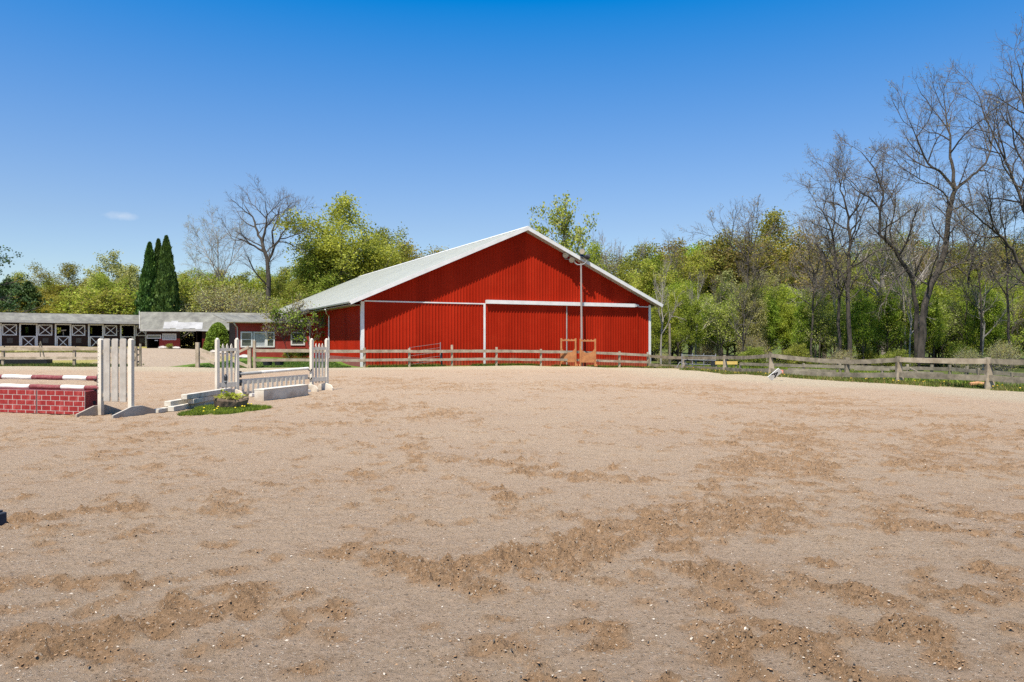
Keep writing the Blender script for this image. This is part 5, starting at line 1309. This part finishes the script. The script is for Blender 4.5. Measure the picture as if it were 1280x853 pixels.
hero('bare_tree', 64, 1016, [([(1014,449),(1016,400),(1017,350),(1012,318),(1008,300)], .2, .04, 0), ([(1017,360),(1024,325),(1026,300)], .12, .03, 1)], 28,
     'small grey bare tree left of the close pair behind the right fence', 4, .22, .7, twig='twig_pale')
hero('pale_tree', 65, 1131, [([(1132,449),(1131,400),(1128,350),(1122,310),(1114,280)], .22, .04, 0), ([(1129,365),(1116,330),(1104,305)], .12, .03, -1), ([(1128,350),(1138,310),(1142,280)], .12, .03, 1)], 29,
     'pale barked young tree with fine twigs left of the tall leaning one', 4, .3, .75, twig='twig_pale', wood='bark_pale', leaf='leaf_olive', nleaf=3000)
hero('bare_tree', 63, 1226, [([(1225,449),(1227,400),(1224,350),(1230,310),(1232,285)], .2, .04, 0), ([(1224,350),(1214,320),(1208,296)], .11, .03, 1)], 30,
     'slender bare tree between the tall leaning one and the huge one at the edge', 4, .3, .7, leaf='leaf_olive', nleaf=2200)
# ---- left side heroes
hero('bare_tree', 92, 335, [([(336,420),(335,380),(336,350),(334,325),(328,305),(322,290),(316,272),(306,258)], .80, .10, 0), ([(334,330),(342,312),(350,298),(358,285),(368,272)], .38, .05, 1.5),
     ([(328,305),(332,285),(334,268),(332,253)], .36, .06, -1), ([(334,320),(318,308),(302,300),(290,296)], .32, .06, -1), ([(342,312),(340,290),(348,268),(352,256)], .3, .04, 2)], 31,
     'dark spreading bare tree rising behind the left end of the big barn roof', 4, .34, .5)
hero('pale_tree', 98, 274, [([(276,420),(275,370),(274,345),(272,320),(270,290)], .26, .05, 0), ([(275,352),(264,330),(256,312),(250,300)], .14, .04, 1), ([(275,355),(288,330),(292,312),(294,300)], .14, .04, -1), ([(275,358),(258,346),(246,338)], .1, .03, 1)], 32,
     'pale feathery bare tree with a few yellow leaves left of the dark spreading one', 4, .34, .6, twig='twig_pale', wood='bark_pale', leaf='leaf_gold', nleaf=2600, ang=34)

# ---- reusable kinds
kinds = dict(
    gold=leafy(51, 'leaf_gold', ('leaf_olive',), .4, crown0=.18, lspread=.40, nleaf=25000, spread=.5, ang=55),
    olive=leafy(52, 'leaf_olive', ('leaf_spring',), .4, crown0=.2, nleaf=16000, spread=.42),
    spring=leafy(53, 'leaf_spring', ('leaf_bright',), .4, crown0=.15, nleaf=16000, spread=.38),
    bright=leafy(54, 'leaf_bright', ('leaf_spring',), .35, crown0=.08, nleaf=18000, spread=.42, ang=60, stems=2),
    rust=leafy(55, 'leaf_rust', ('leaf_olive',), .4, crown0=.3, nleaf=9000, spread=.42, lsize=.10),
    pale=leafy(56, 'leaf_pale', ('leaf_olive',), .3, crown0=.12, nleaf=15000, spread=.40, twig='twig_pale', wood='bark_pale', lsize=.12),
    sapling=leafy(64, 'leaf_bright', ('leaf_spring',), .4, crown0=.26, nleaf=7500, spread=.25, ang=48, trop=.12, lsize=.10, lspread=.34),
    saplingB=leafy(65, 'leaf_spring', ('leaf_pale',), .4, crown0=.34, nleaf=5000, spread=.27, ang=42, trop=.14, lsize=.10, lspread=.3, stems=2),
    shrub=leafy(57, 'leaf_spring', ('leaf_olive',), .5, h_=5, crown0=.05, nleaf=9000, spread=.6, stems=4, lsize=.13, ang=60),
    brush=leafy(58, 'leaf_pale', ('leaf_rust',), .4, h_=5, crown0=.05, nleaf=4200, spread=.6, stems=4, lsize=.09, ang=55, twig='twig_pale', wood='bark_pale'),
    sparse=leafy(59, 'leaf_spring', ('leaf_pale',), .3, crown0=.3, nleaf=5200, spread=.46, lsize=.13, lspread=.22),
    bareA=bare(61, twig='twig_pale', wood='bark_pale', levels=4), bareB=bare(62, levels=4, spread=.5), bareC=bare(63, levels=4, leaf='leaf_rust', nleaf=1500, twig='twig_grey', ang=36),
)
first = set()
def put(kind, px, Y_, ytop, label, group=None, name=None, base=None, wide=1.0, rz=None, cat='tree'):
    src = kinds[kind]; base = src['h']*.97; rz = rnd.random()*6.28 if rz is None else rz
    nm = name or {'shrub':'shrub','brush':'shrub','bareA':'bare_tree','bareB':'bare_tree','bareC':'bare_tree'}.get(kind, 'leafy_tree')
    t = src if kind not in first else copy_tree(src); first.add(kind)
    return place(t, px, Y_, ytop, base, rz=rz, name=nm, label=label, group=group, wide=wide, cat=cat)
rw = random.Random(77); used_labels = {}
LMR = [(815,'the barn'),(837,'the lone pole'),(905,'the yellow board'),(937,'the gnarled tree'),(1016,'the small grey tree'),(1055,'the paired trunks'),(1098,'the crooked trunk'),
       (1131,'the pale trunk'),(1155,'the leaning trunk'),(1226,'the slender trunk'),(1262,'the thin trunk'),(1290,'the edge trunk')]
LML = [(24,'the first stable door'),(80,'the broad golden crown'),(140,'the rounded pale tree'),(198,'the three cedars'),(274,'the pale feathery tree'),(335,'the dark bare trunk'),(425,'the tall golden tree')]
LOOK = dict(gold='golden green', olive='olive green', spring='fresh green', bright='bright green', rust='rust tinted', pale='pale green', sapling='slim bright', saplingB='loose leaved', shrub='leafy green', brush='greyish twiggy',
            bareA='pale bare', bareB='dark bare', bareC='dark twiggy', sparse='thinly leaved')
def autolabel(px, yt, kd, noun, where, lms, ymid):
    lx, nm = min(lms, key=lambda l: abs(l[0]-px)); dx = px-lx
    rel_ = 'in line with' if abs(dx) < 6 else (('just ' if abs(dx) < 16 else '') + ('left of ' if dx < 0 else 'right of ')).strip()
    size = 'taller ' if yt < ymid-5 else ('lower ' if yt > ymid+5 else '')
    return f"{size}{LOOK[kd]} {noun} {where}, {rel_} {nm}"
# left background
put('gold', 425, 100, 255, 'tall golden green tree right behind the big barn roof', wide=1.15)
put('gold', 455, 108, 300, 'lower golden tree leaning against the tall golden green one', wide=1.2)
put('rust', 508, 112, 308, 'rust tinted tree lowest of the group behind the barn roof ridge', wide=1.4)
put('olive', 398, 96, 312, 'olive tree under the tall golden green one, touching the barn roof', wide=1.15)
put('gold', 483, 112, 292, 'golden tree between the tall golden green one and the rust tinted one', wide=1.0)
put('olive', 365, 94, 352, 'low olive tree right of the dark bare trunk', wide=1.2)
put('sparse', 697, 112, 252, 'thinly leaved green tree standing up behind the barn ridge', wide=.78, rz=1.0)
put('spring', 741, 108, 306, 'small green tree just right of the floodlights behind the barn roof', wide=.7)
put('pale', 140, 104, 319, 'pale green tree with a rounded top left of the three cedars', wide=1.15)
put('gold', 80, 112, 333, 'broad olive gold tree above the stable row roof', wide=1.3)
put('olive', 128, 100, 345, 'small pale olive tree leaning left of the rounded pale green one', wide=1.1)
put('pale', 168, 112, 338, 'light green tree showing between the pale one and the cedars', wide=1.1)
put('gold', 60, 92, 371, 'round golden bush behind the stable roof', name='round_bush', wide=2.0, cat='bush')
put('gold', 88, 93, 372, 'round golden bush right of its twin behind the stable roof', name='round_bush', wide=1.8, cat='bush')
put('bareA', 45, 125, 345, 'far grey bare tree beside the olive gold crown', wide=1.3)
for i, (px, Y_, yt, kd) in enumerate([(-60,120,350,'olive'),(-20,118,352,'pale'),(22,120,352,'rust'),(60,122,352,'olive'),(105,118,356,'spring'),(150,118,352,'olive'),(180,120,350,'pale'),(225,118,342,'olive'),(248,112,340,'spring'),
        (300,115,345,'olive'),(330,118,340,'spring'),(352,116,338,'gold'),(382,112,335,'spring'),(240,96,362,'olive'),(318,98,352,'spring'),(345,102,348,'olive'),(20,125,345,'gold'),(120,125,352,'gold'),(270,126,342,'gold'),(204,125,345,'spring')]):
    put(kd, px, Y_, yt, autolabel(px, yt, kd, 'tree', 'in the far tree line', LML, 350), 'tree line behind the stables', wide=1.25)
for px, Y_, yt in ((236,92,362),(262,90,352),(288,91,350),(309,89,356),(225,94,352),(250,95,350),(330,93,368),(350,90,372),(278,95,349)):
    kd = 'brush' if px in (262,288,309,275) else 'shrub'
    put(kd, px, Y_, yt, autolabel(px, yt, kd, 'shrub', 'behind the passage roof', LML, 360), 'brush behind the passage building', wide=1.1, cat='shrub')
for px, Y_, yt in ((110,92,368),(135,90,362),(160,91,366),(180,92,372),(125,94,358),(10,90,382),(-10,92,378)):
    put('shrub', px, Y_, yt, autolabel(px, yt, 'shrub', 'shrub', 'above the stable roof', LML, 368), 'shrubs above the stable roof', wide=1.3, cat='shrub')
# seen through the passage
put('bright', 236, 96, 405, 'bright young tree seen through the passage', wide=1.6)
put('shrub', 228, 92, 415, 'green shrub seen low through the passage', wide=1.5, cat='shrub')
# behind the barn, right
put('bareA', 762, 108, 289, 'grey bare tree right of the floodlights over the barn roof', wide=1.0)
put('bareA', 778, 112, 303, 'smaller grey bare tree in the middle of the three over the barn roof', wide=1.0)
put('bareA', 797, 104, 302, 'grey bare tree lowest of the three nearest the barn eave', wide=.9)
put('bareB', 837, 80, 289, 'bare dark topped tree standing over bright green foliage right of the barn', wide=.8)
put('rust', 752, 114, 322, 'low rusty tree behind the three grey bare ones', wide=1.1)
# the wood on the right
def wood_row(Y0, Y1, x0, x1, step, ytop, kinds_, noun, where, group, wide=1.1, cat='tree', lms=LMR):
    px = x0
    while px < min(x1, 1318):
        Y_ = rw.uniform(Y0, Y1); dy_ = rw.uniform(-12, 14); yt = ytop(px) + dy_; kd = rw.choice(kinds_); pp_ = px + rw.uniform(-step*.3, step*.3)
        put(kd, pp_, Y_, yt, autolabel(pp_, yt, kd, noun, where, lms, ytop(px)), group, wide=wide*rw.uniform(.85,1.2), rz=rw.random()*6.28, cat=cat)
        px += step
put('spring', 822, 78, 322, 'light green tree closest to the right barn corner', wide=.95)
put('olive', 862, 84, 318, 'golden green tree beside the bare dark topped one', wide=1.0)
put('rust', 902, 86, 300, 'rust and gold tree behind the gnarled dark one', wide=1.15)
put('gold', 962, 88, 274, 'tallest golden crown of the wood, right of the gnarled dark tree', wide=1.1)
put('pale', 940, 66, 352, 'pale leaved young tree in front of the golden crown', wide=.8)
put('rust', 1000, 84, 292, 'rust tinted crown right of the tallest golden one', wide=1.1)
put('bareA', 1105, 76, 250, 'pale fan shaped bare tree high between the crooked and the paired trees', wide=1.1)
put('bareA', 1135, 80, 262, 'pale bare crown behind the tall leaning tree', wide=1.1)
put('bareC', 1030, 78, 258, 'twiggy bare crown behind the paired trees', wide=1.0)
put('bareC', 1215, 74, 235, 'twiggy bare crown behind the long leftward limb', wide=1.0)
wood_row(92, 112, 800, 1420, 26, lambda p: 316 - (16 if p > 1100 else 0), ['olive','gold','spring','rust'], 'tree', 'deep in the right wood', 'back trees of the right wood', 1.1)
wood_row(74, 88, 815, 1400, 29, lambda p: 342, ['olive','spring','pale','spring','bareC'], 'tree', 'in the middle wood', 'middle trees of the right wood', 1.0)
wood_row(70, 76, 822, 1380, 31, lambda p: 362, ['bright','spring','bright'], 'tree', 'behind the front saplings', 'young trees at the wood edge', .95)
wood_row(64, 70, 824, 1380, 20, lambda p: 368, ['sapling','saplingB','sapling'], 'sapling', 'at the wood edge', 'saplings at the wood edge', .95)
wood_row(64, 68, 826, 1370, 60, lambda p: 428, ['shrub','brush'], 'shrub', 'in the undergrowth', 'undergrowth behind the right fence', 1.2, 'shrub')
wood_row(50, 56, 925, 1370, 66, lambda p: 436, ['shrub','brush'], 'small shrub', 'just behind the old fence', 'small shrubs nearest the right fence', 1.2, 'shrub')
wood_row(58, 76, 830, 1340, 31, lambda p: 330, ['bareC','bareA'], 'thin sapling', 'among the leafy trees', 'bare saplings of the right wood', .62)
for k_ in kinds:
    if k_ not in first: print('UNUSED kind', k_)

# ---- three cedars
def cedar(px, Y_, ytop, rad, label, seed):
    rg = np.random.default_rng(seed); X_ = (px-640)/F*Y_; zb = zg(X_, Y_); h_ = EYE + (427-ytop)/F*Y_ - zb
    root = bpy.data.objects.new('cedar_tree', None); col.objects.link(root); root.location = (X_, Y_, zb); tag(root, label, 'tree', None)
    q = MB(); q.tube([(0,0,-.3),(0,0,h_*.5),(0,0,h_*.97)], [.22,.12,.02], 8); q.build('trunk', 'bark', root)
    n_ = 26000; u = rg.random(n_)**.8; zz = h_*(.02+.98*u); a = rg.random(n_)*6.283
    prof = rad*np.clip(1-u, 0, 1)**.72*(1-.35*np.exp(-u*9))
    lump = 1 + .55*(fbm(a*3+seed, zz*.9, 1.0, 4, seed, .7)-.5)*2
    r_ = prof*lump*(.70+.32*rg.random(n_)**.5)
    cen = np.stack([r_*np.cos(a), r_*np.sin(a), zz], 1)
    d = np.stack([.35*np.cos(a), .35*np.sin(a), np.ones(n_)], 1) + rg.normal(0,.28,(n_,3)); d /= np.linalg.norm(d, axis=1)[:,None]
    nrm = np.stack([np.cos(a), np.sin(a), .3+0*a], 1) + rg.normal(0,.5,(n_,3)); b_ = np.cross(nrm, d); b_ /= np.linalg.norm(b_, axis=1)[:,None]
    s_ = .22*(.6+.8*rg.random(n_))[:,None]
    v = np.stack([cen-d*s_, cen+b_*s_*.45, cen+d*s_, cen-b_*s_*.45], 1).reshape(-1,3)
    o = bpy.data.objects.new('crown', np_mesh('crown', v, np.arange(n_*4).reshape(-1,4), ['leaf_cedar'])); col.objects.link(o); o.parent = root
cedar(187, 88, 305, 1.75, 'leftmost of the three dark pointed cedars behind the stables', 3)
cedar(198, 90, 301, 1.5, 'middle and slimmest of the three dark pointed cedars', 4)
cedar(208, 87, 297, 1.8, 'rightmost and tallest of the three dark pointed cedars', 5)
# ---- pines at far left
def pine(px, Y_, ytop, label, seed, nl=22000):
    rg = np.random.default_rng(seed); X_ = (px-640)/F*Y_; zb = zg(X_, Y_); h_ = EYE + (427-ytop)/F*Y_ - zb
    roots = [(straight(h_, (0,0), 8, .05, seed), .2, .03)]
    lv = [dict(n=(34,38), f0=.12, ang=78, ratio=.46, wob=.06, trop=.03, seg=4, taper=.8, rl=.014, rmin=.02), dict(n=(8,10), f0=.15, ang=48, ratio=.36, wob=.1, trop=.04, seg=3, taper=.5, rl=.012, rmin=.008)]
    t = make_tree('pine_tree', grow(rg, roots, lv), 'bark', 'twig_grey', 'leaf_dark', nl, .15, .22, seed, 2, leaf_lv=1)
    t.location = (X_, Y_, zb); tag(t, label, 'tree')
pine(8, 92, 358, 'dark green pine at the left edge behind the stable roof', 5)
pine(-50, 80, 262, 'tall dark evergreen cut by the left edge of the picture', 7, 8000)
pine(34, 90, 364, 'dark green pine right of the other one behind the stable roof', 6)
# ---- dome bush
def dome(px, Y_, ytop, rx_, label):
    rg = np.random.default_rng(9); X_ = (px-640)/F*Y_; zb = zg(X_, Y_); h_ = EYE + (427-ytop)/F*Y_ - zb
    root = bpy.data.objects.new('round_bush', None); col.objects.link(root); root.location = (X_, Y_, zb); tag(root, label, 'bush')
    q = MB(); q.tube([(0,0,-.2),(0,0,h_*.6)], [.09,.04], 7); q.build('trunk', 'bark', root)
    n_ = 17000; u = rg.random(n_); a = rg.random(n_)*6.283; zz = h_*u; prof = rx_*np.sqrt(np.clip(1-u**2.2, 0, 1))*(.85+.15*np.exp(-u*3))
    lump = 1 + .14*(fbm(a*2.5, zz*2, .8, 3, 2)-.5)*2
    r_ = prof*lump*(.82+.2*rg.random(n_)); cen = np.stack([r_*np.cos(a), r_*np.sin(a), zz], 1)
    v, f = leaf_quads(cen, .09, rg, .2, 1.4)
    o = bpy.data.objects.new('crown', np_mesh('crown', v, f, ['leaf_bush'])); col.objects.link(o); o.parent = root
dome(272.5, 66, 404, 1.25, 'clipped bright green dome bush beside the stable passage')
# ---- little tree before the annex
rg = np.random.default_rng(71)
t = hero('small_tree', 57.5, 388, [([(390,449),(388,436),(383,424),(378,414),(372,404)], .10, .03, 0), ([(386,430),(392,415),(394,404)], .05, .02, -.3), ([(381,420),(368,410),(356,402),(346,397)], .05, .02, .4)], 72,
     'small crooked tree with fresh green leaves in front of the annex window', 3, .11, 2.2, twig='twig_grey', leaf='leaf_bright', nleaf=1300, lsize=.11)
t = hero('small_tree', 58.2, 352, [([(362,449),(356,430),(350,415),(344,402),(340,396)], .06, .02, 0), ([(356,430),(362,412),(366,398),(372,386)], .05, .02, .3)], 73,
     'twiggy reddish budding little tree left of the fresh green one before the annex', 3, .11, 2.4, twig='twig_pale', leaf='leaf_rust', nleaf=900, lsize=.08)
for px, Y_, yt, lb in ((362,58.8,438,'low shrub under the small annex window, left one'), (378,59.2,436,'low shrub under the small annex window, right one')):
    put('shrub', px, Y_, yt, lb, wide=1.8, cat='shrub')
put('shrub', 212, 74.2, 430, 'small plant in the bed before the red stable wall', wide=1.3, cat='shrub')
print('objects', len(bpy.data.objects))
